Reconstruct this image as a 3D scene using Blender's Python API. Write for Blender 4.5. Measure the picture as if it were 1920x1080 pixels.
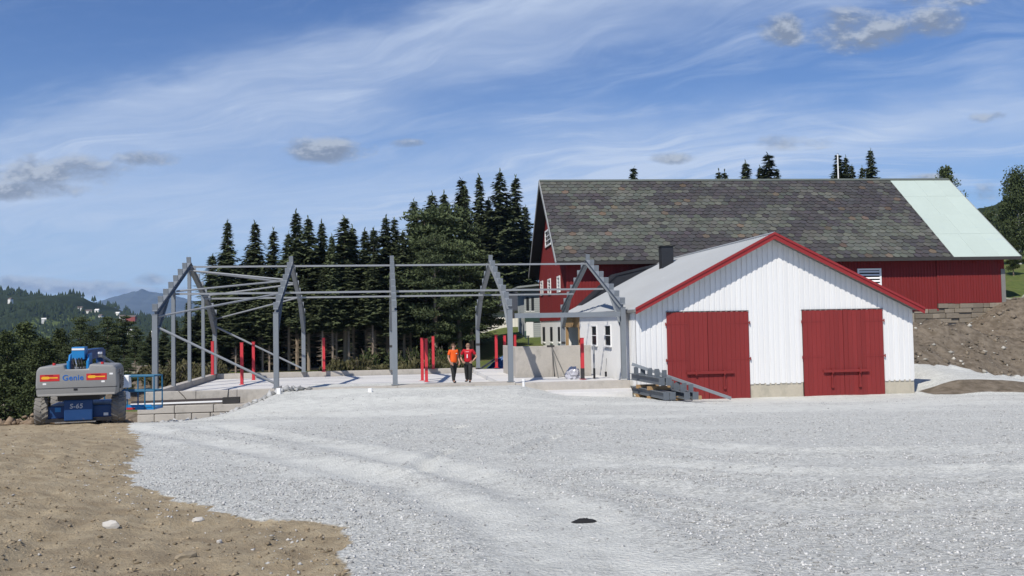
import bpy, bmesh, math, random
import numpy as np
from mathutils import Vector, Matrix

for _o in list(bpy.data.objects):
    bpy.data.objects.remove(_o, do_unlink=True)
SC = bpy.context.scene
COL = SC.collection
R = math.radians

# ------------------------------------------------------------------ camera
FPX, PITCH, ROLL, CZ = 1700.0, 0.03978, 0.01766, 2.61      # photo pixels, 1920 wide; z = 0 is the top of the foundation
cam = bpy.data.cameras.new('camera')
cam.sensor_fit = 'HORIZONTAL'; cam.sensor_width = 36.0; cam.lens = 36.0 * FPX / 1920.0
cam.clip_start = 0.1; cam.clip_end = 30000
cam_o = bpy.data.objects.new('camera', cam); COL.objects.link(cam_o)
cam_o.matrix_world = (Matrix.Translation((0, 0, CZ)) @ Matrix.Rotation(math.pi / 2 + PITCH, 4, 'X') @ Matrix.Rotation(-ROLL, 4, 'Z'))
SC.camera = cam_o

# ------------------------------------------------------------------ world, sun, exposure
SUN_AZ, SUN_EL = R(27), R(48)           # sun behind the camera, a little to the left
world = bpy.data.worlds.new('World'); SC.world = world; world.use_nodes = True
wn, wl = world.node_tree.nodes, world.node_tree.links
wn.clear()

class NG:
    """tiny helper for node graphs"""
    def __init__(s, tree): s.n, s.l = tree.nodes, tree.links
    def put(s, sock, v):
        if isinstance(v, bpy.types.NodeSocket): s.l.new(v, sock)
        elif v is not None: sock.default_value = v
    def m(s, op, a, b=None, c=None, clamp=False):
        n = s.n.new('ShaderNodeMath'); n.operation = op; n.use_clamp = clamp
        s.put(n.inputs[0], a); s.put(n.inputs[1], b)
        if c is not None: s.put(n.inputs[2], c)
        return n.outputs[0]
    def ss(s, a, b, x):
        n = s.n.new('ShaderNodeMapRange'); n.interpolation_type = 'SMOOTHSTEP'
        s.put(n.inputs[0], x); s.put(n.inputs[1], a); s.put(n.inputs[2], b); s.put(n.inputs[3], 0.0); s.put(n.inputs[4], 1.0)
        return n.outputs[0]
    def mapr(s, x, a, b, c, d):
        n = s.n.new('ShaderNodeMapRange')
        for i, v in enumerate((x, a, b, c, d)): s.put(n.inputs[i], v)
        return n.outputs[0]
    def mix(s, f, a, b, mode='MIX'):
        n = s.n.new('ShaderNodeMix'); n.data_type = 'RGBA'; n.blend_type = mode
        s.put(n.inputs[0], f); s.put(n.inputs[6], a); s.put(n.inputs[7], b)
        return n.outputs[2]
    def noise(s, vec, scale, detail=4, rough=0.55, dist=0.0, dim='3D'):
        n = s.n.new('ShaderNodeTexNoise'); n.noise_dimensions = dim
        s.put(n.inputs['Vector'], vec); s.put(n.inputs['Scale'], scale); s.put(n.inputs['Detail'], detail)
        s.put(n.inputs['Roughness'], rough); s.put(n.inputs['Distortion'], dist)
        return n.outputs[0]
    def comb(s, x, y, z):
        n = s.n.new('ShaderNodeCombineXYZ'); s.put(n.inputs[0], x); s.put(n.inputs[1], y); s.put(n.inputs[2], z); return n.outputs[0]
    def sep(s, v):
        n = s.n.new('ShaderNodeSeparateXYZ'); s.put(n.inputs[0], v); return n.outputs
    def vmul(s, v, k):
        n = s.n.new('ShaderNodeVectorMath'); n.operation = 'MULTIPLY'; s.put(n.inputs[0], v); n.inputs[1].default_value = k; return n.outputs[0]
    def vadd(s, v, k):
        n = s.n.new('ShaderNodeVectorMath'); n.operation = 'ADD'; s.put(n.inputs[0], v); s.put(n.inputs[1], k); return n.outputs[0]

def pix_dir(px, py):
    dx, dy = px - 960.0, py - 540.0
    u = dx * math.cos(ROLL) - dy * math.sin(ROLL); v = dx * math.sin(ROLL) + dy * math.cos(ROLL)
    y = FPX * math.cos(PITCH) + v * math.sin(PITCH); z = FPX * math.sin(PITCH) - v * math.cos(PITCH)
    return u / y, z / y                       # X and Z per metre of Y

def build_world():
    g = NG(world.node_tree)
    sky = wn.new('ShaderNodeTexSky'); sky.sky_type = 'NISHITA'; sky.sun_disc = False
    sky.sun_elevation = SUN_EL; sky.sun_rotation = math.pi + SUN_AZ
    sky.altitude = 300; sky.air_density = 1.05; sky.dust_density = 0.35; sky.ozone_density = 2.2
    tc = wn.new('ShaderNodeTexCoord'); d = tc.outputs['Generated']
    x, y, z = g.sep(d)
    # high thin cloud, on a flat layer overhead
    zz = g.m('ADD', g.m('MAXIMUM', z, 0.0), 0.16)
    lx, ly = g.m('DIVIDE', x, zz), g.m('DIVIDE', y, zz)
    ca, sa = math.cos(R(24)), math.sin(R(24))
    rx = g.m('ADD', g.m('MULTIPLY', lx, ca), g.m('MULTIPLY', ly, -sa))
    ry = g.m('ADD', g.m('MULTIPLY', lx, sa), g.m('MULTIPLY', ly, ca))
    warp = g.noise(g.comb(rx, ry, 3.3), 0.9, 3, 0.5)
    ryw = g.m('ADD', ry, g.m('MULTIPLY', warp, 0.9))
    fil = g.noise(g.comb(g.m('MULTIPLY', rx, 0.50), g.m('MULTIPLY', ryw, 1.7), 7.1), 1.7, 9, 0.66, 0.5)
    fine = g.noise(g.comb(g.m('MULTIPLY', rx, 1.1), g.m('MULTIPLY', ryw, 5.5), 1.7), 2.2, 7, 0.62, 0.6)
    big = g.noise(g.comb(g.m('MULTIPLY', rx, 0.35), g.m('MULTIPLY', ry, 0.6), 12.4), 1.0, 2, 0.5)
    cir = g.m('ADD', g.m('MULTIPLY', fil, 0.70), g.m('MULTIPLY', fine, 0.30))
    cirrus = g.m('MULTIPLY', g.ss(0.45, 0.70, cir), g.mapr(big, 0.35, 0.62, 0.25, 1.0))
    # two broad veils in the view's part of the sky (they run on past the frame)
    ys = g.m('MAXIMUM', y, 0.02)
    u, v = g.m('DIVIDE', x, ys), g.m('DIVIDE', z, ys)
    nz = g.m('SUBTRACT', g.noise(g.comb(g.m('MULTIPLY', u, 2.2), g.m('MULTIPLY', v, 7.0), 0.4), 1.6, 4, 0.55, 0.3), 0.5)
    veil = None
    for (p0, p1, hw, k) in (((240, 268), (1010, 60), 0.050, 0.80), ((0, 425), (900, 330), 0.044, 0.8), ((20, 240), (290, 175), 0.022, 0.5), ((1150, 330), (1900, 200), 0.020, 0.28)):
        a, b = pix_dir(*p0), pix_dir(*p1)
        sl = (b[1] - a[1]) / (b[0] - a[0])
        dv = g.m('SUBTRACT', v, g.m('ADD', a[1] - sl * a[0], g.m('MULTIPLY', u, sl)))
        dv = g.m('ADD', dv, g.m('MULTIPLY', nz, 0.12))
        e = g.m('MULTIPLY', g.m('POWER', g.m('ABSOLUTE', g.m('DIVIDE', dv, hw)), 2.0), -1.0)
        t = g.m('MULTIPLY', g.m('EXPONENT', e), k)
        t = g.m('MULTIPLY', t, g.ss(0.02, 0.3, y))
        veil = t if veil is None else g.m('ADD', veil, t)
    veil = g.m('MULTIPLY', veil, g.mapr(fine, 0.3, 0.7, 0.7, 1.1))
    thin = g.m('MULTIPLY', g.m('ADD', g.m('MULTIPLY', cirrus, 0.72), g.m('MULTIPLY', veil, 0.66)), 1.0, clamp=True)
    thin = g.m('MINIMUM', thin, 0.85)
    # pale air near the skyline
    low = g.m('EXPONENT', g.m('MULTIPLY', g.m('MAXIMUM', z, 0.0), -8.0))
    # small heap clouds at their own places in the sky
    cn = g.noise(g.comb(g.m('MULTIPLY', u, 1.0), g.m('MULTIPLY', v, 1.7), 5.2), 21.0, 7, 0.6, 0.2)
    cn2 = g.noise(g.comb(g.m('MULTIPLY', u, 1.0), g.m('MULTIPLY', g.m('ADD', v, 0.007), 1.7), 5.2), 21.0, 7, 0.6, 0.2)
    heap = None; vtop = None
    for (px, py, hw, hh, k) in ((612, 281, 92, 27, 1.0), (105, 322, 175, 34, 1.0), (70, 356, 130, 22, .95), (268, 298, 80, 17, .9), (1260, 296, 50, 14, 1.0),
                                (1470, 55, 58, 32, .9), (1622, 55, 130, 46, .95), (1745, 42, 75, 36, .9), (1478, 266, 105, 16, .62), (1855, 219, 44, 11, .7),
                                (1750, 2, 120, 14, .6), (1840, 362, 38, 20, .7), (60, 535, 95, 20, 1.0), (150, 540, 110, 16, 1.0), (285, 524, 42, 14, .9), (250, 548, 130, 12, .9), (1740, 331, 55, 7, .9),
                                (500, 535, 130, 14, .8), (760, 268, 40, 8, .5)):
        cu, cv = pix_dir(px, py); hu, hv = 1.18 * hw / FPX, 1.22 * hh / FPX
        du = g.m('DIVIDE', g.m('SUBTRACT', u, cu), hu); dv = g.m('DIVIDE', g.m('SUBTRACT', v, cv), hv)
        r2 = g.m('ADD', g.m('MULTIPLY', du, du), g.m('MULTIPLY', dv, dv))
        t = g.m('MULTIPLY', g.m('SUBTRACT', 1.0, r2, clamp=True), k)
        heap = t if heap is None else g.m('MAXIMUM', heap, t)
        tv = g.m('MULTIPLY', t, dv)
        vtop = tv if vtop is None else g.m('ADD', vtop, tv)
    dens = g.m('MULTIPLY', g.m('ADD', g.m('MULTIPLY', heap, 0.95), g.m('MULTIPLY', g.m('SUBTRACT', cn, 0.62), 2.1)), g.ss(0.0, 0.12, heap))
    hm = g.m('MULTIPLY', g.ss(-0.08, 0.75, dens), g.ss(0.02, 0.2, y))
    lit = g.ss(g.m('SUBTRACT', -0.12, g.m('MULTIPLY', low, 0.35)), 0.42, g.m('ADD', g.m('MULTIPLY', g.m('SUBTRACT', cn, cn2), 3.2), g.m('MULTIPLY', vtop, 0.55)))
    bg = wn.new('ShaderNodeBackground'); out = wn.new('ShaderNodeOutputWorld')
    K = 1.0 / 0.10
    skyc = g.mix(1.0, sky.outputs[0], (0.34, 0.60, 1.0, 1), 'MULTIPLY')
    skyc = g.mix(g.m('MULTIPLY', low, 0.95), skyc, (0.51 * K, 0.67 * K, 0.89 * K, 1))
    c1 = g.mix(thin, skyc, (0.60 * K, 0.70 * K, 0.88 * K, 1))
    hc = g.mix(lit, (0.225 * K, 0.27 * K, 0.36 * K, 1), (0.47 * K, 0.52 * K, 0.60 * K, 1))
    c2 = g.mix(g.m('MULTIPLY', hm, 0.88), c1, hc)
    wl.new(c2, bg.inputs[0]); bg.inputs[1].default_value = 0.10
    wl.new(bg.outputs[0], out.inputs[0])
    world.cycles.sampling_method = 'NONE'
build_world()

sun = bpy.data.lights.new('sun', 'SUN'); sun.energy = 4.9; sun.angle = R(0.53); sun.color = (1.0, 0.94, 0.845)
sun_o = bpy.data.objects.new('sun', sun); COL.objects.link(sun_o)
SDIR = Vector((-math.sin(SUN_AZ) * math.cos(SUN_EL), -math.cos(SUN_AZ) * math.cos(SUN_EL), math.sin(SUN_EL)))
sun_o.rotation_euler = SDIR.to_track_quat('Z', 'Y').to_euler(); sun_o.location = (-20, -30, 40)
vs = SC.view_settings
vs.view_transform = 'Standard'; vs.look = 'None'; vs.exposure = 0.0; vs.gamma = 1.0; vs.use_curve_mapping = False
SC.cycles.max_bounces = 6; SC.cycles.diffuse_bounces = 3; SC.cycles.glossy_bounces = 3; SC.cycles.transparent_max_bounces = 8; SC.cycles.volume_bounces = 1

# ------------------------------------------------------------------ helpers
rng = np.random.default_rng(7); random.seed(7)

def ray_y(px, py, Y):
    a, b = pix_dir(px, py); return Vector((a * Y, Y, CZ + b * Y))
def ray_z(px, py, Z):
    a, b = pix_dir(px, py); t = (Z - CZ) / b; return Vector((a * t, t, Z))

def hash2(ix, iy, seed):
    h = (ix * 374761393 + iy * 668265263 + seed * 1442695041) & 0xffffffff
    h = ((h ^ (h >> 13)) * 1274126177) & 0xffffffff
    return ((h ^ (h >> 16)) & 0xffff) / 65535.0
def vnoise(X, Y, seed=0):
    X = np.asarray(X, float); Y = np.asarray(Y, float)
    ix = np.floor(X).astype(np.int64); iy = np.floor(Y).astype(np.int64)
    fx, fy = X - ix, Y - iy
    fx = fx * fx * (3 - 2 * fx); fy = fy * fy * (3 - 2 * fy)
    a, b = hash2(ix, iy, seed), hash2(ix + 1, iy, seed); c, d = hash2(ix, iy + 1, seed), hash2(ix + 1, iy + 1, seed)
    return (a * (1 - fx) + b * fx) * (1 - fy) + (c * (1 - fx) + d * fx) * fy - 0.5
def fbm(X, Y, seed=0, oct=4):
    s = 0; k = 1.0; f = 1.0
    for i in range(oct):
        s = s + k * vnoise(X * f + 13.7 * i, Y * f + 5.1 * i, seed + i); k *= 0.5; f *= 2.03
    return s
def sstep(a, b, x):
    t = np.clip((np.asarray(x, float) - a) / (b - a), 0, 1); return t * t * (3 - 2 * t)

MATS = {}
def mat(name, base, rough=0.8, var=0.12, scale=3.0, bump=0.0, bscale=30.0, metal=0.0, spec=0.3, col2=None, stretch=(1, 1, 1), attr=None, rand=0.0, dirt=None, subs=0.0):
    """procedural surface: base colour broken up by noise, optional second colour, attribute colour, fine relief"""
    if name in MATS: return MATS[name]
    m = bpy.data.materials.new(name); m.use_nodes = True; nt = m.node_tree
    b = nt.nodes['Principled BSDF']; g = NG(nt)
    tc = nt.nodes.new('ShaderNodeTexCoord'); v = g.vmul(tc.outputs['Object'], stretch)
    n1 = g.noise(v, scale, 6, 0.6); n2 = g.noise(v, scale * 7.3, 4, 0.6)
    base4 = (*base, 1)
    c = base4
    if attr:
        a = nt.nodes.new('ShaderNodeAttribute'); a.attribute_name = attr; c = a.outputs[0]
    if col2 is not None:
        c = g.mix(g.ss(0.42, 0.62, n1), c, (*col2, 1))
    k = g.m('ADD', g.m('MULTIPLY', g.m('SUBTRACT', n1, 0.5), 2.2 * var), g.m('MULTIPLY', g.m('SUBTRACT', n2, 0.5), 1.6 * var))
    k = g.m('ADD', k, 1.0)
    if rand:
        oi = nt.nodes.new('ShaderNodeObjectInfo')
        k = g.m('MULTIPLY', k, g.mapr(oi.outputs['Random'], 0, 1, 1 - rand, 1 + rand))
    c = g.mix(1.0, c, g.comb(k, k, k), 'MULTIPLY')
    if dirt is not None:
        n3 = g.noise(g.vmul(tc.outputs['Object'], dirt[3]), dirt[1], 8, 0.68)
        c = g.mix(g.m('MULTIPLY', g.ss(dirt[2], dirt[2] + 0.16, n3), dirt[4]), c, (*dirt[0], 1))
    g.put(b.inputs['Base Color'], c)
    g.put(b.inputs['Roughness'], g.mapr(n2, 0.3, 0.7, max(0, rough - 0.08), min(1, rough + 0.08)))
    b.inputs['Metallic'].default_value = metal; b.inputs['Specular IOR Level'].default_value = spec
    if bump:
        bn = nt.nodes.new('ShaderNodeBump'); bn.inputs['Strength'].default_value = bump; bn.inputs['Distance'].default_value = 0.02
        g.put(bn.inputs['Height'], g.noise(v, bscale, 6, 0.65)); nt.links.new(bn.outputs[0], b.inputs['Normal'])
    MATS[name] = m
    return m

class MB:
    """collects shapes, then links them as one mesh object"""
    def __init__(s): s.v, s.f = [], []
    def add(s, vs_, fs_):
        o = len(s.v); s.v.extend([tuple(p) for p in vs_]); s.f.extend([tuple(i + o for i in f) for f in fs_]); return s
    def hexa(s, p): return s.add(p, [(0, 3, 2, 1), (4, 5, 6, 7), (0, 1, 5, 4), (1, 2, 6, 5), (2, 3, 7, 6), (3, 0, 4, 7)])
    def box(s, x0, x1, y0, y1, z0, z1):
        return s.hexa([(x0, y0, z0), (x1, y0, z0), (x1, y1, z0), (x0, y1, z0), (x0, y0, z1), (x1, y0, z1), (x1, y1, z1), (x0, y1, z1)])
    def beam(s, p, q, w, h, up=(0, 0, 1)):
        """bar of section w (across) x h (along up) from p to q"""
        p, q = Vector(p), Vector(q); d = (q - p).normalized(); u = Vector(up)
        sd = d.cross(u)
        if sd.length < 1e-4: sd = d.cross(Vector((1, 0, 0)))
        sd.normalize(); u = sd.cross(d).normalized(); a = sd * (w / 2); b = u * (h / 2)
        return s.hexa([p - a - b, p + a - b, q + a - b, q - a - b, p - a + b, p + a + b, q + a + b, q - a + b])
    def ibeam(s, p, q, w, h, up=(0, 0, 1), tf=0.018, tw=0.012):
        p, q = Vector(p), Vector(q); d = (q - p).normalized(); u = Vector(up)
        sd = d.cross(u).normalized(); u = sd.cross(d).normalized()
        s.beam(p + u * (h / 2 - tf / 2), q + u * (h / 2 - tf / 2), w, tf, up)
        s.beam(p - u * (h / 2 - tf / 2), q - u * (h / 2 - tf / 2), w, tf, up)
        return s.beam(p, q, tw, h - 2 * tf, up)
    def tube(s, pts, r, n=8, caps=True):
        pts = [Vector(p) for p in pts]; rs = r if isinstance(r, (list, tuple)) else [r] * len(pts)
        rings = []; o = len(s.v)
        for i, p in enumerate(pts):
            d = (pts[min(i + 1, len(pts) - 1)] - pts[max(i - 1, 0)]).normalized()
            a = d.cross(Vector((0.13, 0.21, 0.97)) if abs(d.z) < 0.9 else Vector((1, 0.1, 0))).normalized(); b = d.cross(a).normalized()
            for k in range(n):
                t = 2 * math.pi * k / n; s.v.append(tuple(p + (a * math.cos(t) + b * math.sin(t)) * rs[i]))
        for i in range(len(pts) - 1):
            for k in range(n):
                s.f.append((o + i * n + k, o + i * n + (k + 1) % n, o + (i + 1) * n + (k + 1) % n, o + (i + 1) * n + k))
        if caps:
            s.f.append(tuple(o + k for k in reversed(range(n)))); s.f.append(tuple(o + (len(pts) - 1) * n + k for k in range(n)))
        return s
    def prism(s, poly, ex):
        """polygon (list of 3-D points) pushed along ex"""
        n = len(poly); ex = Vector(ex); a = [Vector(p) for p in poly]; b = [p + ex for p in a]
        return s.add(a + b, [tuple(reversed(range(n))), tuple(range(n, 2 * n))] + [(i, (i + 1) % n, n + (i + 1) % n, n + i) for i in range(n)])
    def mesh(s, name, smooth=False):
        me = bpy.data.meshes.new(name); me.from_pydata(s.v, [], s.f)
        bm = bmesh.new(); bm.from_mesh(me); bmesh.ops.recalc_face_normals(bm, faces=bm.faces); bm.to_mesh(me); bm.free()
        if smooth: me.polygons.foreach_set('use_smooth', [True] * len(me.polygons))
        return me
    def build(s, name, m, parent=None, smooth=False, xf=None, bevel=0.0, seg=2):
        me = s.mesh(name, smooth)
        if bevel:
            bm = bmesh.new(); bm.from_mesh(me)
            bmesh.ops.remove_doubles(bm, verts=bm.verts, dist=1e-5)
            bmesh.ops.bevel(bm, geom=list(bm.edges), offset=bevel, segments=seg, profile=0.5, affect='EDGES', clamp_overlap=True)
            bm.to_mesh(me); bm.free()
        return link(name, me, m, parent, xf)
def link(name, me, m, parent=None, xf=None):
    o = bpy.data.objects.new(name, me); COL.objects.link(o)
    if m is not None and not me.materials: me.materials.append(m)
    if parent is not None: o.parent = parent
    if xf is not None: o.matrix_local = xf
    return o
def tag(o, label, cat, group=None, kind=None):
    o['label'] = label; o['category'] = cat
    if group: o['group'] = group
    if kind: o['kind'] = kind
    return o
def thing(name, label, cat, xf=None, group=None):
    o = bpy.data.objects.new(name, None); COL.objects.link(o); o.empty_display_size = 0.2
    if xf is not None: o.matrix_world = xf
    return tag(o, label, cat, group)
def struct(name, me, m):
    o = link(name, me, m); o['kind'] = 'structure'; return o
def frame(x, y, z, yaw): return Matrix.Translation((x, y, z)) @ Matrix.Rotation(yaw, 4, 'Z')
def raw_mesh(name, verts, quads=None, tris=None):
    me = bpy.data.meshes.new(name); verts = np.asarray(verts, np.float32)
    me.vertices.add(len(verts)); me.vertices.foreach_set('co', verts.ravel())
    loops, starts, tot = [], [], 0
    for a in (quads, tris):
        if a is None or len(a) == 0: continue
        a = np.asarray(a, np.int32); k = a.shape[1]
        loops.append(a.ravel()); starts.append(tot + np.arange(len(a)) * k); tot += a.size
    lo = np.concatenate(loops); st = np.concatenate(starts)
    me.loops.add(len(lo)); me.loops.foreach_set('vertex_index', lo.astype(np.int32))
    me.polygons.add(len(st)); me.polygons.foreach_set('loop_start', st.astype(np.int32))
    me.update(calc_edges=True); me.validate()
    return me
def set_col(me, cols):
    a = me.color_attributes.new('col', 'FLOAT_COLOR', 'POINT'); a.data.foreach_set('color', np.asarray(cols, np.float32).ravel())
def text_mesh(body, size, extrude=0.004, shear=0.0, spacing=1.0, bold=0.0):
    cu = bpy.data.curves.new('lettering', 'FONT'); cu.body = body; cu.size = size; cu.extrude = extrude
    cu.align_x = 'CENTER'; cu.align_y = 'CENTER'; cu.shear = shear; cu.space_character = spacing; cu.offset = bold
    o = bpy.data.objects.new('lettering', cu); COL.objects.link(o)
    dg = bpy.context.evaluated_depsgraph_get(); me = bpy.data.meshes.new_from_object(o.evaluated_get(dg))
    bpy.data.objects.remove(o); bpy.data.curves.remove(cu); return me

# ------------------------------------------------------------------ terrain
# the steel frame's grid
TH = 0.1435; FX, FY = -15.36, 38.92
FA = Vector((math.cos(TH), math.sin(TH), 0)); FN = Vector((-math.sin(TH), math.cos(TH), 0))
FPOS = [0.0, 5.06, 10.21, 15.41, 20.69]; FW = 14.3
def fp(a, n, z=0.0): return Vector((FX, FY, 0)) + FA * a + FN * n + Vector((0, 0, z))

def terrain(X, Y, rough=True):
    X = np.asarray(X, float); Y = np.asarray(Y, float)
    z = 1.157 - 0.0514 * np.clip(Y, -6, 41)
    # gravel ramp up to the open side of the foundation
    wx = np.interp(X, [-12.7, -9.9, 0.2, 2.2, 5.0, 8.0], [0, 1, 1, 0.45, 0.32, 0])
    ramp = wx * sstep(30.5, 39.5, Y) * (1 - sstep(44, 48, Y))
    z = z + ramp * 0.80
    z = z - 0.062 * np.clip(Y - 29.5, 0, 9) * np.interp(X, [-16.5, -12.6, -11.2, -9.6], [1, 1, 0.7, 0]) * (1 - sstep(44, 48, Y))
    # land behind the building site: level, rising as a lawn to the right
    back = -0.35 + 0.078 * np.clip(Y - 58, 0, 60) * sstep(-10, 0, X) - 0.02 * np.clip(Y - 60, 0, 200) * sstep(-6, -14, X)
    z = z + (back - z) * sstep(50, 58, Y)
    # road and cut bank to the right
    wl_ = 1 - sstep(21.5, 28.5, X)
    zr = np.interp(Y, [-10, 38, 41, 42.0, 43.0, 49, 50.5, 54, 61, 75, 110, 200, 400, 900], [1.67, -0.80, -0.95, -0.72, -0.40, 0.02, 0.5, 1.7, 3.4, 6.0, 9, 13, 20, 30])
    yf = 49.3 + 0.45 * np.clip(X - 22, 0, 12); zf = -0.95 + 0.97 * wl_
    zr = np.where((Y > 41) & (Y < yf), -0.95 + (zr + 0.95) * wl_, zr)
    tb = np.clip((Y - yf) / (61 - yf), 0, 1)
    zr = np.where((Y >= yf) & (Y < 61), zf + (3.75 - zf) * tb ** 0.9, zr)
    wr = sstep(18.6, 21.2, X - 0.10 * (Y - 42))
    wr = np.where(Y > 57, sstep(26, 35, X), wr)
    z = z + (zr - z) * wr
    z = z + 0.05 * np.clip(X - 34, 0, 400) * sstep(46, 60, Y)
    # the edge of the fill on the left, falling to the valley
    xe = np.interp(Y, [-10, 0, 10, 20, 29, 33.0, 36, 44, 60, 90, 200, 500], [-3, -4, -9, -15, -20.5, -14.2, -16.4, -18, -26, -38, -80, -160])
    d = np.clip(xe - X, 0, None)
    drop = 0.34 * (np.sqrt(d * d + 1.0) - 1.0)
    z = z - 26 * (1 - np.exp(-drop / 26)) - 1.6 * sstep(33.5, 36.5, Y) * sstep(-15.2, -16.8, X) * (1 - sstep(46, 60, Y))
    far = sstep(220, 700, np.hypot(X, Y)) * (1 - sstep(40, 260, X))
    z = z * (1 - far) - 30 * far
    if rough:
        near = 1 - sstep(60, 120, np.hypot(X, Y))
        so = soil_w(X, Y)
        # long scrapes on the soil run up and away to the right
        sx, sy = X * SCRAPE[0] + Y * SCRAPE[1], -X * SCRAPE[1] + Y * SCRAPE[0]
        scr = fbm(sx * 0.30, sy * 2.6, 41, 3) + 0.5 * fbm(sx * 0.5, sy * 6.5, 43, 2)
        z = z + near * (so * (0.040 * fbm(X * 0.8, Y * 0.8, 3) - 0.085 * np.abs(scr) ** 0.8 + 0.045 * fbm(X * 5, Y * 5, 9, 3) + 0.085 * np.clip(-X - 0.34 * Y - 0.6, 0, 3) * (1 - sstep(18, 25, Y))) + (1 - so) * (0.035 * fbm(X * 0.55, Y * 0.55, 21, 3) + 0.016 * fbm(X * 5, Y * 5, 27, 3)))
        bank = wr * sstep(48.5, 51, Y) * (1 - sstep(63, 68, Y))
        z = z + bank * (0.7 * fbm(X * 0.30, Y * 0.30, 51, 3) + 0.40 * fbm(X * 1.2, Y * 1.2, 57, 5) - 0.25 * np.abs(fbm(X * 0.8 + Y * 0.5, Y * 0.9, 59, 3)))
        z = z + near * tracks(X, Y)
    return z

def seg_dist(X, Y, pts):
    dm = np.full(np.shape(X), 1e9)
    for (x0, y0), (x1, y1) in zip(pts[:-1], pts[1:]):
        dx, dy = x1 - x0, y1 - y0; t = np.clip(((X - x0) * dx + (Y - y0) * dy) / (dx * dx + dy * dy), 0, 1)
        dm = np.minimum(dm, np.hypot(X - x0 - t * dx, Y - y0 - t * dy))
    return dm
def inside(X, Y, poly):
    c = np.zeros(np.shape(X), bool)
    for (x0, y0), (x1, y1) in zip(poly, poly[1:] + poly[:1]):
        if y0 == y1: continue
        c ^= ((y0 > Y) != (y1 > Y)) & (X < (x1 - x0) * (Y - y0) / (y1 - y0) + x0)
    return c
def plane_hit(px, py):
    a, b = pix_dir(px, py)
    t = (1.157 - CZ) / (b + 0.0514); return (a * t, t)
SOIL_EDGE = [plane_hit(*p) for p in ((238, 800), (262, 822), (264, 845), (246, 868), (243, 902), (288, 925), (345, 945), (450, 966), (560, 974), (622, 974), (648, 1005), (655, 1045), (662, 1080), (672, 1130), (690, 1250))]
SOIL_POLY = SOIL_EDGE + [(0.0, 3.0), (-3, -4), (-60, -4), (-60, 60), (-19, 60), (-16.6, 40), (-15.4, 34.5), (-13.2, 31.5)]
def soil_w(X, Y):
    X = np.asarray(X, float); Y = np.asarray(Y, float)
    d = seg_dist(X, Y, [(-19, 60), (-16.6, 40), (-15.4, 34.5), (-13.2, 31.5)] + SOIL_EDGE)
    s = np.where(inside(X, Y, SOIL_POLY), d, -d) + 0.30 * fbm(X * 2.6, Y * 2.6, 77, 4)
    return sstep(-0.08, 0.10, s)
def bank_w(X, Y):
    e = 0.8 * fbm(X * 0.6, Y * 0.6, 61, 3)
    a = sstep(49.0, 49.9, Y + e - 0.45 * np.clip(X - 22, 0, 12)) * sstep(18.8, 19.6, X) * (1 - sstep(62, 64, Y + e))
    b = sstep(41.2, 41.5, Y + 0.3 * e) * (1 - sstep(43.0, 43.4, Y + 0.4 * e)) * sstep(18.8, 19.4, X) * (1 - sstep(24.5, 26.5, X + e))
    return np.clip(a + b, 0, 1)
_a, _b = plane_hit(20, 1000), plane_hit(240, 850); _l = math.hypot(_b[0] - _a[0], _b[1] - _a[1]); SCRAPE = ((_b[0] - _a[0]) / _l, (_b[1] - _a[1]) / _l)
def px_track(*pts): return [plane_hit(*p) for p in pts]
TRACKS = [px_track((660, 826), (720, 818), (780, 806), (860, 800)), px_track((712, 822), (800, 812), (870, 800)), px_track((785, 885), (800, 860), (840, 846)), px_track((935, 822), (985, 812), (1060, 798), (1120, 800)),
          px_track((965, 852), (1000, 835), (1040, 818)), px_track((240, 800), (480, 846), (760, 910), (950, 985), (1120, 1090)), px_track((420, 800), (640, 838), (860, 890), (1050, 960), (1250, 1080)),
          px_track((1240, 830), (1500, 850), (1920, 838)), px_track((1180, 905), (1500, 960), (1920, 935)), px_track((1120, 860), (1500, 890), (1920, 880))]
def tracks(X, Y):
    z = np.zeros(np.shape(X))
    for i, t in enumerate(TRACKS):
        w = 0.13 if i < 5 else 0.30
        d = seg_dist(X, Y, t)
        z = z - (0.075 if i < 5 else 0.040) * np.exp(-(d / w) ** 2) + 0.030 * np.exp(-((d - 2.0 * w) / (0.7 * w)) ** 2)
    return z
def tz(x, y): return float(terrain(np.array([x]), np.array([y]))[0])

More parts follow.
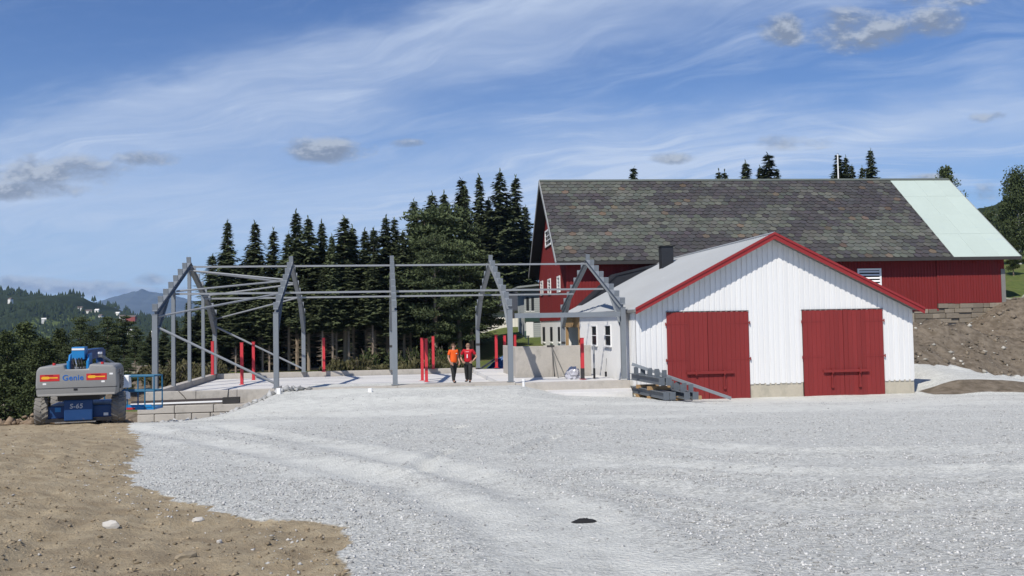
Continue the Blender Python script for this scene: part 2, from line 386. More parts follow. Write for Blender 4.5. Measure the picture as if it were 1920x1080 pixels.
def spaced(a, b, d): return list(np.arange(a, b, d))
def build_ground():
    gx = [-9000, -6000, -4000, -2500, -1500, -1000, -700, -450, -300, -200, -140, -100, -75, -60, -50, -42, -36, -31] + spaced(-27, -17.5, 0.5) + spaced(-17.5, -8, 0.16) + spaced(-8, 8, 0.09) + spaced(8, 19, 0.18) + spaced(19, 36, 0.3) + [36, 37, 39, 42, 46, 52, 60, 75, 95, 120, 160, 220, 300, 450, 700, 1200, 2200, 4000, 9000]
    gy = [-400, -200, -100, -50, -25, -12, -6, -3, 0, 2, 3.5, 4.6, 5.2] + spaced(5.6, 16, 0.075) + spaced(16, 30, 0.14) + spaced(30, 45, 0.25) + spaced(45, 64, 0.4) + [64, 65, 66.5, 68, 70, 73, 76, 80, 85, 90, 96, 105, 120, 140, 170, 210, 270, 350, 500, 800, 1400, 2500, 5000, 9500]
    gx, gy = np.array(gx), np.array(gy)
    X, Y = np.meshgrid(gx, gy); Z = terrain(X, Y)
    nx, ny = len(gx), len(gy)
    i = (np.arange(ny - 1)[:, None] * nx + np.arange(nx - 1)[None, :]).ravel()
    me = raw_mesh('ground', np.stack([X.ravel(), Y.ravel(), Z.ravel()], 1), quads=np.stack([i, i + 1, i + nx + 1, i + nx], 1))
    me.polygons.foreach_set('use_smooth', np.ones(len(me.polygons), bool))
    soil = np.clip(soil_w(X, Y) + bank_w(X, Y), 0, 1) * (1 - 0.0 * X)
    grass = np.clip(sstep(54.5, 57.5, Y + 1.5 * fbm(X * .3, Y * .3, 5)) * (1 - sstep(20, 22, X)) + sstep(62, 65, Y + fbm(X * .3, Y * .3, 6)) * sstep(20, 22, X) + sstep(42, 48, Y) * sstep(-17.0, -19, X), 0, 1)
    # packed, dusty wheel paths against loose stone
    dust = np.zeros(X.shape)
    for t in TRACKS[5:]: dust = np.maximum(dust, (0.7 if t in TRACKS[5:7] else 0.35) * np.exp(-(seg_dist(X + 0.5 * fbm(X * .5, Y * .5, 8, 2), Y + 0.5 * fbm(X * .5, Y * .5, 18, 2), t) / 0.6) ** 2))
    dust = np.clip(dust + sstep(22, 34, Y) * 0.55 + 0.8 * fbm(X * 0.25, Y * 0.6, 33, 3), 0, 1)
    floor = sstep(-13.5, -15.5, X) * sstep(33.5, 36, Y) * (1 - 0.75 * sstep(-0.05, 0.25, fbm(X * .25, Y * .25, 91)))
    grass = grass * (1 - floor); soil = np.clip(soil + floor, 0, 1)
    dark = np.clip(sstep(-0.1, 0.25, bank_w(X, Y)) * sstep(40, 41, Y) + floor, 0, 1)
    set_col(me, np.stack([soil, grass, dust, dark], -1).reshape(-1, 4))
    m = bpy.data.materials.new('ground'); m.use_nodes = True; g = NG(m.node_tree); b = m.node_tree.nodes['Principled BSDF']
    a = m.node_tree.nodes.new('ShaderNodeAttribute'); a.attribute_name = 'col'
    so, gr, du = g.sep(a.outputs['Vector']); dk = a.outputs['Alpha']
    tc = m.node_tree.nodes.new('ShaderNodeTexCoord'); P = tc.outputs['Object']
    n_big = g.noise(P, 0.35, 5, 0.6); n_mid = g.noise(P, 2.6, 6, 0.62); n_f = g.noise(P, 22, 6, 0.7); n_ff = g.noise(P, 70, 4, 0.7)
    vo = m.node_tree.nodes.new('ShaderNodeTexVoronoi'); vo.inputs['Scale'].default_value = 26; g.put(vo.inputs['Vector'], P)
    vc = g.sep(vo.outputs['Color'])[0]
    # crushed pale grey stone
    stone = g.mix(vc, (0.36, 0.365, 0.34, 1), (0.68, 0.685, 0.635, 1))
    stone = g.mix(g.m('MULTIPLY', g.ss(0.35, 0.75, n_f), 0.6), stone, (0.56, 0.56, 0.535, 1))
    fines = g.mix(g.ss(0.3, 0.7, n_mid), (0.585, 0.59, 0.545, 1), (0.68, 0.685, 0.635, 1))
    grav = g.mix(g.m('MULTIPLY', g.ss(0.25, 0.8, g.m('ADD', du, g.m('MULTIPLY', g.m('SUBTRACT', n_mid, 0.5), 1.3))), 0.8), stone, fines)
    grav = g.mix(g.m('MULTIPLY', g.ss(0.55, 0.75, n_big), 0.25), grav, (0.50, 0.48, 0.42, 1))
    # sandy brown fill
    s1 = g.mix(g.ss(0.3, 0.7, n_mid), (0.290, 0.228, 0.145, 1), (0.425, 0.352, 0.235, 1))
    s1 = g.mix(g.m('MULTIPLY', g.ss(0.5, 0.78, n_f), 0.5), s1, (0.44, 0.385, 0.285, 1))
    s1 = g.mix(g.m('MULTIPLY', g.ss(0.52, 0.7, n_big), 0.35), s1, (0.24, 0.195, 0.135, 1))
    s2 = g.mix(g.ss(0.3, 0.7, n_mid), (0.105, 0.084, 0.060, 1), (0.205, 0.170, 0.128, 1))
    s2 = g.mix(g.m('MULTIPLY', g.ss(0.5, 0.75, n_f), 0.4), s2, (0.25, 0.22, 0.175, 1))
    s = g.mix(dk, s1, s2)
    c = g.mix(g.ss(0.35, 0.65, g.m('ADD', so, g.m('MULTIPLY', g.m('SUBTRACT', n_f, 0.5), 0.5))), grav, s)
    gc = g.mix(g.ss(0.3, 0.7, n_mid), (0.075, 0.105, 0.028, 1), (0.125, 0.155, 0.045, 1))
    gc = g.mix(g.m('MULTIPLY', g.ss(0.5, 0.7, n_big), 0.5), gc, (0.16, 0.13, 0.06, 1))
    c = g.mix(g.ss(0.35, 0.65, g.m('ADD', gr, g.m('MULTIPLY', g.m('SUBTRACT', n_mid, 0.5), 0.5))), c, gc)
    g.put(b.inputs['Base Color'], c); b.inputs['Roughness'].default_value = 0.95; b.inputs['Specular IOR Level'].default_value = 0.15
    bn = m.node_tree.nodes.new('ShaderNodeBump'); bn.inputs['Strength'].default_value = 0.9; bn.inputs['Distance'].default_value = 0.035
    h = g.m('ADD', g.m('MULTIPLY', vo.outputs['Distance'], g.mapr(so, 0, 1, 0.55, 0.15)), g.m('ADD', g.m('ADD', g.m('MULTIPLY', n_f, 0.9), g.m('MULTIPLY', n_ff, 0.35)), g.m('MULTIPLY', g.m('MULTIPLY', n_mid, so), 1.2)))
    g.put(bn.inputs['Height'], h); m.node_tree.links.new(bn.outputs[0], b.inputs['Normal'])
    struct('ground', me, m)
build_ground()

def scatter(name, X, Y, size, cols, m, seed, label, cat, flat=0.6, lift=0.25, zfun=terrain, spread=0.5):
    """angular stones: one jittered octahedron each, all in one mesh (nobody could count them)"""
    r = np.random.default_rng(seed); n = len(X)
    base = np.array([(1, 0, 0), (0, 1, 0), (-1, 0, 0), (0, -1, 0), (0, 0, 1), (0, 0, -1)], float)
    V = base[None] * (1 + spread * (r.random((n, 6, 1)) - 0.5) * 1.6) + (r.random((n, 6, 3)) - 0.5) * spread
    V *= size[:, None, None] * np.stack([np.ones(n), 0.6 + 0.4 * r.random(n), flat * (0.55 + 0.6 * r.random(n))], 1)[:, None, :]
    t1 = (r.random(n) - 0.5) * 1.0; c, s = np.cos(t1)[:, None], np.sin(t1)[:, None]
    V = np.stack([V[..., 0], V[..., 1] * c - V[..., 2] * s, V[..., 1] * s + V[..., 2] * c], -1)
    t2 = r.random(n) * 6.283; c, s = np.cos(t2)[:, None], np.sin(t2)[:, None]
    V = np.stack([V[..., 0] * c - V[..., 1] * s, V[..., 0] * s + V[..., 1] * c, V[..., 2]], -1)
    Z = zfun(X, Y) + size * lift * flat
    V += np.stack([X, Y, Z], 1)[:, None, :]
    F = np.array([(0, 1, 4), (1, 2, 4), (2, 3, 4), (3, 0, 4), (1, 0, 5), (2, 1, 5), (3, 2, 5), (0, 3, 5)])
    me = raw_mesh(name, V.reshape(-1, 3), tris=(F[None] + 6 * np.arange(n)[:, None, None]).reshape(-1, 3))
    set_col(me, np.repeat(cols, 6, axis=0))
    o = link(name, me, m); tag(o, label, cat, kind='stuff'); return o

def grey_cols(n, r, lo=0.24, hi=0.62, warm=0.0):
    v = lo + (hi - lo) * r.random(n) ** 1.1
    return np.stack([v * (1 + warm), v * (1.01 + 0.3 * warm), v * (1.0 - warm), np.ones(n)], 1)
def build_stones():
    r = np.random.default_rng(11)
    M = mat('crushed_stone', (0.5, 0.5, 0.5), 0.95, 0.10, 20, attr='col', spec=0.15)
    # denser toward the near edge, where single stones can be made out
    Y = np.concatenate([5.2 + 10 * r.random(80000) ** 0.9, 12 + 14 * r.random(42000), 24 + 15.5 * r.random(16000)])
    X = (r.random(len(Y)) * 2 - 1) * (0.60 * Y + 0.8)
    loose = 0.5 + 0.9 * fbm(X * 0.25, Y * 0.6, 33, 3) * -1 - 0.0
    for t in TRACKS[5:]: loose = loose - 0.75 * np.exp(-(seg_dist(X, Y, t) / 0.5) ** 2)
    keep = (r.random(len(Y)) < np.clip(loose + 0.25 * fbm(X * 1.5, Y * 1.5, 90, 2), 0.05, 1)) & ((soil_w(X, Y) < 0.45) | ((r.random(len(Y)) < 0.10) & (seg_dist(X, Y, SOIL_EDGE) < 0.7)))
    keep &= ~((Y > 38) & (X < 5.4))
    X, Y = X[keep], Y[keep]; n = len(X)
    size = (0.008 + 0.019 * r.random(n) ** 2.5) * np.interp(Y, [5, 20, 40], [0.85, 1.1, 1.4])
    scatter('loose_gravel', X, Y, size, grey_cols(n, r, 0.26, 0.62, 0.020), M, 12, 'loose pale grey crushed stone spread across the yard', 'gravel')
    # clods and pebbles on the brown fill
    Y = 5.0 + 25 * r.random(30000) ** 1.5; X = -(r.random(len(Y)) * (0.62 * Y + 1))
    keep = soil_w(X, Y) > 0.6; X, Y = X[keep], Y[keep]; n = len(X)
    v = r.random(n); pale = (r.random(n) < 0.07)[:, None]
    cb = np.array([0.25, 0.200, 0.135]) * (0.6 + 0.9 * v)[:, None]; cp = np.array([0.46, 0.44, 0.40]) * (0.7 + 0.6 * v)[:, None]
    cols = np.concatenate([np.where(pale, cp, cb), np.ones((n, 1))], 1)
    size = 0.006 + 0.026 * r.random(n) ** 8
    scatter('soil_clods', X, Y, size, cols, mat('soil_clod', (.3, .25, .2), 0.97, 0.12, 15, attr='col', spec=0.1), 13, 'small clods and pebbles lying on the brown soil', 'clods', flat=0.55)
    # the cut bank: earth lumps and stones
    X = 19.5 + 22 * r.random(3800); Y = 49.6 + 13 * r.random(3800); k = bank_w(X, Y) > 0.5; X, Y = X[k], Y[k]; n = len(X)
    v = r.random(n); pale = (r.random(n) < 0.16)[:, None]
    cols = np.concatenate([np.where(pale, np.array([0.42, 0.40, 0.35]) * (0.7 + 0.5 * v)[:, None], np.array([0.15, 0.125, 0.095]) * (0.6 + 0.9 * v)[:, None]), np.ones((n, 1))], 1)
    scatter('bank_rubble', X, Y, 0.03 + 0.20 * r.random(n) ** 7, cols, MATS['soil_clod'], 14, 'earth lumps and stones on the raw cut bank below the barn', 'rubble', flat=0.7)
    # heap of soil behind the lift
    X = -17.6 + 3.6 * r.random(900); Y = 31.0 + 2.4 * r.random(900); n = 900; v = r.random(n)
    zf = lambda x, y: terrain(x, y) + 0.62 * np.exp(-((x + 16.4) / 1.2) ** 2 - ((y - 32.2) / 0.9) ** 2) * r.random(len(x))
    cols = np.concatenate([np.array([0.20, 0.150, 0.105]) * (0.6 + 0.9 * v)[:, None], np.ones((n, 1))], 1)
    scatter('soil_heap', X, Y, 0.05 + 0.16 * r.random(n) ** 2, cols, MATS['soil_clod'], 15, 'low heap of brown soil at the edge behind the lift', 'soil heap', flat=0.8, zfun=zf)
    # blasted rock along the foot of the foundation
    a = r.random(900); X = -14.0 + 4.3 * a + 0.5 * r.normal(size=900); Y = 38.15 + 0.145 * (X + 15.36) - 0.25 - 1.3 * r.random(900) * (1.1 - 0.5 * a); n = 900
    scatter('rock_rubble', X, Y, 0.05 + 0.17 * r.random(n) ** 2, grey_cols(n, r, 0.14, 0.46), M, 16, 'grey blasted rock heaped along the foot of the concrete foundation', 'rubble', flat=0.8, lift=0.4)
build_stones()

# ------------------------------------------------------------------ materials for built things
M_STEEL = mat('grey_primed_steel', (0.185, 0.205, 0.225), 0.5, 0.10, 1.5, bump=0.05, bscale=40, metal=0.0, spec=0.45, stretch=(1, 1, 0.3), dirt=((0.20, 0.20, 0.20), 3.0, 0.56, (1, 1, 0.4), 0.5))
M_GALV = mat('galvanised_tube', (0.25, 0.265, 0.28), 0.5, 0.10, 3.0, metal=0.1, spec=0.5)
M_CONC = mat('concrete', (0.43, 0.40, 0.355), 0.93, 0.13, 1.4, bump=0.35, bscale=24, spec=0.15, dirt=((0.32, 0.30, 0.265), 1.6, 0.52, (1, 1, 0.6), 0.75))
M_SLAB = mat('slab_concrete', (0.60, 0.59, 0.57), 0.9, 0.08, 0.6, bump=0.15, bscale=18, spec=0.15, dirt=((0.42, 0.41, 0.39), 0.5, 0.54, (1, 1, 1), 0.6))
M_REDST = mat('red_painted_steel', (0.52, 0.035, 0.045), 0.5, 0.10, 3.0, spec=0.4, dirt=((0.30, 0.05, 0.05), 4.0, 0.58, (1, 1, 0.3), 0.6))
M_WHITE = mat('white_boards', (0.70, 0.70, 0.69), 0.75, 0.035, 1.2, bump=0.12, bscale=14, stretch=(6, 6, 0.35), spec=0.2, rand=0.035, dirt=((0.58, 0.575, 0.55), 1.1, 0.60, (5, 5, 0.5), 0.55))
M_REDB = mat('red_painted_boards', (0.205, 0.026, 0.025), 0.72, 0.14, 1.2, bump=0.15, bscale=16, stretch=(6, 6, 0.35), spec=0.25, rand=0.07, dirt=((0.17, 0.03, 0.028), 1.3, 0.55, (4, 4, 0.4), 0.6))
M_REDF = mat('red_fascia', (0.25, 0.024, 0.026), 0.6, 0.08, 1.5, spec=0.3)
M_BARN = mat('barn_red', (0.180, 0.022, 0.022), 0.8, 0.20, 0.6, bump=0.15, bscale=10, stretch=(5, 5, 0.3), spec=0.2, dirt=((0.13, 0.03, 0.028), 0.8, 0.55, (3, 3, 0.25), 0.8))
M_DARK = mat('dark_opening', (0.015, 0.016, 0.018), 0.6, 0.1, 2.0, spec=0.3)
M_GLASS = mat('window_glass', (0.03, 0.035, 0.04), 0.08, 0.1, 2.0, spec=0.6)
M_WTRIM = mat('white_trim', (0.78, 0.78, 0.77), 0.65, 0.05, 3.0, spec=0.25)
M_WOOD = mat('raw_timber', (0.36, 0.235, 0.12), 0.85, 0.25, 2.0, bump=0.1, stretch=(1, 1, 0.2), spec=0.15)
M_GREYW = mat('weathered_wood', (0.20, 0.195, 0.18), 0.9, 0.2, 2.0, bump=0.1, spec=0.15)
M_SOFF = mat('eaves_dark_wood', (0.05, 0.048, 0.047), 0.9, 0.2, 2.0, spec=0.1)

# ------------------------------------------------------------------ foundation of the new building
def build_foundation():
    f = thing('concrete_foundation', 'pale concrete foundation with floor slab and low upstand walls under the grey steel frame', 'foundation', frame(FX, FY, 0, TH))
    L, W = FPOS[4], FW
    MB().box(0.1, L - 5.6, 0.35, W - 0.1, -0.6, -0.30).build('floor_slab', M_SLAB, f, bevel=0.01)
    MB().box(L - 5.595, L - 0.1, 0.35, W - 0.1, -0.62, -0.08).build('floor_slab', M_SLAB, f, bevel=0.01)
    # left upstand
    for a, b in ((-0.3, 4.6), (4.615, 9.4), (9.415, W + 0.3)):
        MB().box(-0.32, 0.05, a, b, -1.7, 0.0).build('upstand_wall', M_CONC, f, bevel=0.015)
    # back upstand
    for a, b in ((0.055, 5.2), (5.215, 10.3), (10.315, 15.6)):
        MB().box(a, b, W - 0.05, W + 0.3, -1.2, 0.0).build('upstand_wall', M_CONC, f, bevel=0.015)
    # front: tall panels left, flush sill in the open side
    for a, b in ((0.055, 1.75), (1.765, 3.45), (3.465, 5.35)):
        MB().box(a, b, -0.32, 0.05, -1.0, -0.005).build('front_panel', M_CONC, f, bevel=0.015)
    MB().box(5.365, 10.3, -0.30, 0.34, -0.8, -0.03).build('sill', M_CONC, f, bevel=0.012)
    MB().box(10.315, 15.55, -0.30, 0.90, -0.8, -0.02).build('sill', M_CONC, f, bevel=0.012)
    MB().box(15.565, L + 0.2, -0.25, 0.30, -0.8, -0.06).build('sill', M_CONC, f, bevel=0.012)
    # course of loose-laid blocks below the front panels
    r = random.Random(3)
    for row, (z0, z1, yy) in enumerate(((-0.86, -0.55, -1.02), (-1.2, -0.88, -1.05))):
        x = -0.45
        while x < 3.6 - row * 0.2:
            w = (1.55 if row == 0 else 0.75) + r.uniform(-0.12, 0.12)
            j = r.uniform(-0.02, 0.02)
            MB().box(x, x + w - 0.025, yy + j, -0.34, z0, z1 - r.uniform(0, 0.012)).build('block', M_CONC, f, bevel=0.02)
            x += w
    return f
build_foundation()

def build_pad_and_wall():
    # lower pad in front of the last bay
    z = -0.40
    P = [ray_z(1000, 719, z), ray_z(1031, 736.5, z), ray_z(1186, 733.5, z), ray_z(1180, 716, z)]
    mb = MB(); mb.prism([(p.x, p.y, z - 0.35) for p in P], (0, 0, 0.35))
    o = mb.build('concrete_pad', M_SLAB, bevel=0.015); tag(o, 'light concrete pad between the steel frame and the white shed', 'pad')
    # concrete wall across the last bay
    w = thing('concrete_wall', 'rough grey concrete wall closing the bay beside the white shed', 'wall', frame(FX, FY, 0, TH))
    for a, b in ((16.30, 18.2), (18.21, 20.2)):
        MB().box(a, b, 4.6, 4.9, -0.3, 1.47).build('cast_panel', M_CONC, w, bevel=0.02)
    MB().box(16.32, 16.56, 4.91, 9.5, -0.3, 1.44).build('return_wall', M_CONC, w, bevel=0.02)
    MB().box(16.1, 20.2, 4.3, 4.59, -0.3, -0.08).build('footing', M_CONC, w, bevel=0.02)
build_pad_and_wall()

# ------------------------------------------------------------------ steel frame
ZE, ZR = 3.285, 5.90
def build_steel():
    s = thing('steel_building_frame', 'grey steel portal frame of a new building standing on the concrete foundation', 'steel frame', frame(FX, FY, 0, TH))
    H = FW / 2
    def raf(t, far, dz=0.0):                      # point on the rafter line, t 0 eave .. 1 ridge
        return (t * H if not far else FW - t * H, ZE + (ZR - ZE) * t + dz)
    sl = math.atan2(ZR - ZE, H)
    cleat_mesh = MB().box(-0.105, 0.105, -0.05, 0.05, 0.0, 0.30).mesh('cleat'); cleat_mesh.materials.append(M_STEEL)
    post_n = [FW * k / 4 for k in (1, 2, 3)]
    for i, a in enumerate(FPOS):
        for far in (0, 1):
            n0 = 0.0 if not far else FW
            sg = 1 if not far else -1
            c = MB(); c.ibeam((a, n0 + sg * 0.11, 0.0), (a, n0 + sg * 0.11, ZE), 0.22, 0.22, (0, 1, 0), 0.02, 0.014)
            c.box(a - 0.17, a + 0.17, n0 + sg * 0.11 - 0.17, n0 + sg * 0.11 + 0.17, 0.0, 0.022)
            c.box(a - 0.125, a + 0.125, n0 + sg * 0.11 - 0.125, n0 + sg * 0.11 + 0.125, ZE, ZE + 0.02)
            co = c.build('column', M_STEEL, s)
            p, q = raf(0.0, far), raf(1.0, far)
            up = (0, -sg * math.sin(sl), math.cos(sl))
            b = MB(); b.ibeam((a, p[0], p[1] + 0.03), (a, q[0], q[1]), 0.20, 0.27, up, 0.02, 0.014)
            # haunch: deep wedge into the column
            nn = lambda t: n0 + sg * t
            z_at = lambda t: ZE + (ZR - ZE) * t / H - 0.12
            pl = [(nn(0.22), 2.35), (nn(0.22), z_at(0.22)), (nn(2.3), z_at(2.3))]
            b.prism([(a - 0.007, y, z) for y, z in pl], (0.014, 0, 0))
            b.beam((a, nn(0.23), 2.35), (a, nn(2.3), z_at(2.3) - 0.01), 0.20, 0.02, (0, -sg * 0.6, 0.8))
            ro = b.build('rafter', M_STEEL, s)
            for k in range(8):
                t = 0.015 + k * 0.139
                y, z = raf(t, far)
                if k == 7 and far: continue
                m = Matrix.Translation((a, y, z + 0.13)) @ Matrix.Rotation(sg * sl * 0.55, 4, 'X')
                link('cleat', cleat_mesh, None, ro, m)
        if i == 0:
            for n in post_n:
                t = n / H if n <= H else (FW - n) / H
                MB().ibeam((a, n, 0), (a, n, ZE + (ZR - ZE) * t - 0.12), 0.16, 0.18, (0, 1, 0), 0.018, 0.012).build('gable_post', M_STEEL, s)
    # ridge and mid-slope tubes, bay by bay
    for i in range(4):
        a0, a1 = FPOS[i] + 0.03, FPOS[i + 1] - 0.03
        for (t, far, dz) in ((1.0, 0, -0.10), (0.5, 0, -0.30), (0.5, 1, -0.30)):
            y, z = raf(t, far, dz)
            MB().beam((a0, y, z), (a1, y, z), 0.085, 0.09).build('purlin_tube', M_GALV, s)
    MB().beam((FPOS[3] + 0.12, 0.11, ZE - 0.30), (FPOS[4] - 0.12, 0.11, ZE - 0.30), 0.16, 0.22).build('eave_beam', M_STEEL, s)
    e = MB().box(FPOS[3] + 0.115, FPOS[3] + 0.20, 0.0, 0.22, ZE - 0.42, ZE - 0.10); e.build('connection_plate', M_SOFF, s)
    # bracing in the first bay
    A0, A1 = FPOS[0] + 0.08, FPOS[1] - 0.08
    def br(t0, t1, far, d0=-0.24, d1=-0.24, r=0.045):
        (y0, z0), (y1, z1) = raf(t0, far, d0), raf(t1, far, d1)
        MB().tube([(A0, y0, z0), (A1, y1, z1)], r, 8).build('brace', M_GALV, s, smooth=False)
    for far in (0, 1):
        br(0.98, 0.75, far); br(0.53, 0.73, far); br(0.04, 0.47, far, -0.18)
        y = 0.16 if not far else FW - 0.16
        MB().tube([(A0 + 0.02, y, ZE - 0.55), (A1 - 0.02, y, 0.22)], 0.055, 8).build('wall_brace', M_GALV, s)
    # dark marks and stubs on the far columns
    for i in (2, 3, 4):
        MB().box(FPOS[i] - 0.12, FPOS[i] + 0.12, FW - 0.236, FW - 0.224, 1.35, 1.48).build('fixing_plate', M_SOFF, s)
build_steel()

# short red posts standing on the slab and the upstand
def red_post(px, pyb, zb, pyt, label, low=None):
    P = ray_z(px, pyb, zb); a, b = pix_dir(px, pyt); ht = CZ + b * P.y - zb
    o = thing('red_post', label, 'post', frame(P.x, P.y, zb, TH), 'red steel posts standing inside the new frame')
    MB().ibeam((0, 0, 0.012), (0, 0, ht), 0.15, 0.17, (0, 1, 0), 0.014, 0.01).build('shaft', M_REDST, o)
    MB().box(-0.14, 0.14, -0.14, 0.14, 0, 0.014).build('base_plate', M_REDST, o)
    MB().box(-0.095, 0.095, -0.10, 0.10, ht, ht + 0.012).build('cap_plate', M_REDST, o)
    if low: MB().box(-0.078, 0.078, -0.088, 0.088, 0.016, 0.52).build('sleeve', low, o)
    return o
red_post(398.7, 702.5, 0.0, 640, 'red steel post on the back corner of the upstand beside the gable posts')
red_post(453.7, 721, -0.30, 642.5, 'red steel post on the slab crossed by the near diagonal wall brace')
red_post(475.5, 712.5, -0.30, 641, 'red steel post on the slab close to the far wall brace')
red_post(607.4, 697, 0.0, 633.7, 'lone red steel post on the back upstand before the bare spruce trunks')
red_post(792.0, 713.5, -0.30, 634, 'one of two red steel posts standing close side by side')
red_post(799.8, 716, -0.30, 635, 'one of two red steel posts standing close side by side')
red_post(812.6, 691.8, 0.0, 630.7, 'red steel post on the back upstand behind the twin red posts')
red_post(931, 689.5, 0.0, 628, 'red steel post before the lawn and blue tarpaulin heap')
red_post(947, 688.8, 0.0, 629, 'red steel post at the end of the back upstand beside the blue tarpaulin')
P = red_post(966.3, 679, 0.02, 628, 'red steel post rising behind the concrete wall end')
red_post(1092.6, 711, -0.05, 633.7, 'pinkish red steel post with dark brown foot beside the white shed', M_SOFF)

def grey_pole():
    P = ray_z(1114.5, 710, -0.06)
    o = thing('scaffold_prop', 'thin grey prop with black foot standing before the shed side wall', 'prop', frame(P.x, P.y, -0.06, 0))
    MB().tube([(0, 0, 0.5), (0, 0, 1.6)], 0.045).build('tube', M_GALV, o)
    MB().tube([(0, 0, 0.0), (0, 0, 0.5)], 0.055).build('foot', M_DARK, o)
    P = ray_z(1136, 706, -0.06)
    o = thing('scaffold_prop', 'short black stub standing against the foot of the white shed wall', 'prop', frame(P.x, P.y, -0.06, 0))
    MB().tube([(0, 0, 0.0), (0, 0, 0.24)], 0.055).build('foot', M_DARK, o)
    MB().tube([(0, 0, 0.24), (0.05, 0, 0.9)], 0.012).build('rod', M_GREYW, o)
grey_pole()

# ------------------------------------------------------------------ white shed
SY = 0.12; SX0, SY0 = 5.573, 41.0
SA = Vector((math.cos(SY), math.sin(SY), 0)); SN = Vector((-math.sin(SY), math.cos(SY), 0))
SXF = frame(SX0, SY0, 0, SY)
def shed_uv(px, py, n=0.0):
    """photo pixel -> (along, height) on the plane of the shed front (n metres behind it)"""
    a, b = pix_dir(px, py); o = Vector((SX0, SY0, 0)) + SN * n
    # (a t, t) = o + SA*u
    den = a * SA.y - SA.x
    u = (o.x - a * o.y) / den; t = o.y + SA.y * u
    return u, CZ + b * t
def build_shed():
    Wd = shed_uv(1713.5, 650)[0]
    ua, za = shed_uv(1452, 437, -0.60); ul, zl = shed_uv(1192, 579, -0.60); ur, zr_ = shed_uv(1733, 578, -0.60)
    ul = -0.12
    print('SHED', Wd, ua, za, zl, ur, zr_)
    zg = shed_uv(1409, 748)[1]; zw = shed_uv(1455, 718)[1]
    DEP = 18.6; WDEP = 13.2
    s = thing('white_shed', 'white boarded shed with red gable edges and two pairs of red doors', 'shed', SXF)
    top = lambda u: (zl + (za - zl) * (u - ul) / (ua - ul)) if u < ua else (za + (zr_ - za) * (u - ua) / (ur - ua))
    und = lambda u: top(u) - 0.16
    # doors in photo pixels: (left, mid, right, top)
    doors = []
    for (l, m, r, tp, bt) in ((1250.5, 1327, 1404, 585, 748.5), (1505.5, 1581, 1656, 581, 744)):
        u0 = shed_uv(l, 660)[0]; u1 = shed_uv(m, 660)[0]; u2 = shed_uv(r, 660)[0]; zt_ = shed_uv(m, tp)[1]
        doors.append((u0, u1, u2, zt_, shed_uv(m, bt)[1]))
    # backing wall and foundation
    pl = [(0, 0.03, zw), (Wd, 0.03, zw), (Wd, 0.03, und(Wd)), (ua, 0.03, und(ua)), (0, 0.03, und(0))]
    MB().prism(pl, (0, 0.14, 0)).build('front_wall', M_WHITE, s)
    M_FOUND = mat('shed_footing', (0.45, 0.41, 0.33), 0.93, 0.14, 1.4, bump=0.35, bscale=24, spec=0.12, dirt=((0.33, 0.31, 0.25), 1.2, 0.5, (1, 1, 0.5), 0.7))
    segs = [(0.02, doors[0][0] - 0.01), (doors[0][2] + 0.01, doors[1][0] - 0.01), (doors[1][2] + 0.01, Wd - 0.02)]
    for a, b in segs: MB().box(a, b, 0.045, 0.35, zg - 0.5, zw - 0.004).build('footing', M_FOUND, s, bevel=0.01)
    MB().box(0.04, 0.30, 0.355, WDEP, zg - 0.5, zw + 0.02).build('footing', M_FOUND, s)
    MB().box(Wd - 0.30, Wd - 0.04, 0.355, DEP - 0.4, zg - 0.5, zw + 0.02).build('footing', M_FOUND, s)
    # cover boards, one by one
    r = random.Random(5); pitch = 0.252; x = 0.0; shared = {}
    while x < Wd - 0.05:
        w = 0.158 + r.uniform(-0.008, 0.008); x0, x1 = x, min(x + w, Wd)
        zb = zw - r.uniform(0.02, 0.06)
        for (u0, u1, u2, zt_, zb_) in doors:
            if x1 > u0 - 0.02 and x0 < u2 + 0.02:
                if x0 > u0 - 0.10 and x1 < u2 + 0.10: zb = zt_ + 0.03
        t0, t1 = und(x0) - 0.005, und(x1) - 0.005
        pts = [(x0, 0.0, zb), (x1, 0.0, zb)] + ([(x1, 0, t1), (ua, 0, und(ua) - 0.005), (x0, 0, t0)] if x0 < ua < x1 else [(x1, 0, t1), (x0, 0, t0)])
        yj = r.uniform(-0.004, 0.004)
        MB().prism([(p[0], yj, p[2]) for p in pts], (0, 0.028 - yj - 0.001, 0)).build('board', M_WHITE, s)
        x += pitch
    # corner trims
    # left side wall: boards too narrow in view to part, one mesh
    zs = lambda y: und(0.0) - 0.02
    MB().box(0.03, 0.17, 0.175, WDEP, zw, und(0.0) - 0.03).build('side_wall', M_WHITE, s)
    mb = MB(); y = 0.03
    while y < WDEP - 0.1:
        mb.box(0.0, 0.028, y, y + 0.155, zw - 0.04, und(0.0) - 0.03); y += 0.25
    o = mb.build('side_boards', M_WHITE, s); o['kind'] = 'stuff'
    MB().box(Wd - 0.17, Wd - 0.03, 0.175, DEP - 0.3, zw, und(Wd) - 0.03).build('side_wall', M_WHITE, s)
    MB().prism([(0.05, WDEP - 0.05, zw), (Wd - 0.2, WDEP - 0.05, zw), (Wd - .2, WDEP - .05, und(Wd) - .05), (ua, WDEP - .05, und(ua) - .05), (0.05, WDEP - .05, und(0) - .05)], (0, 0.04, 0)).build('back_wall', M_WHITE, s)
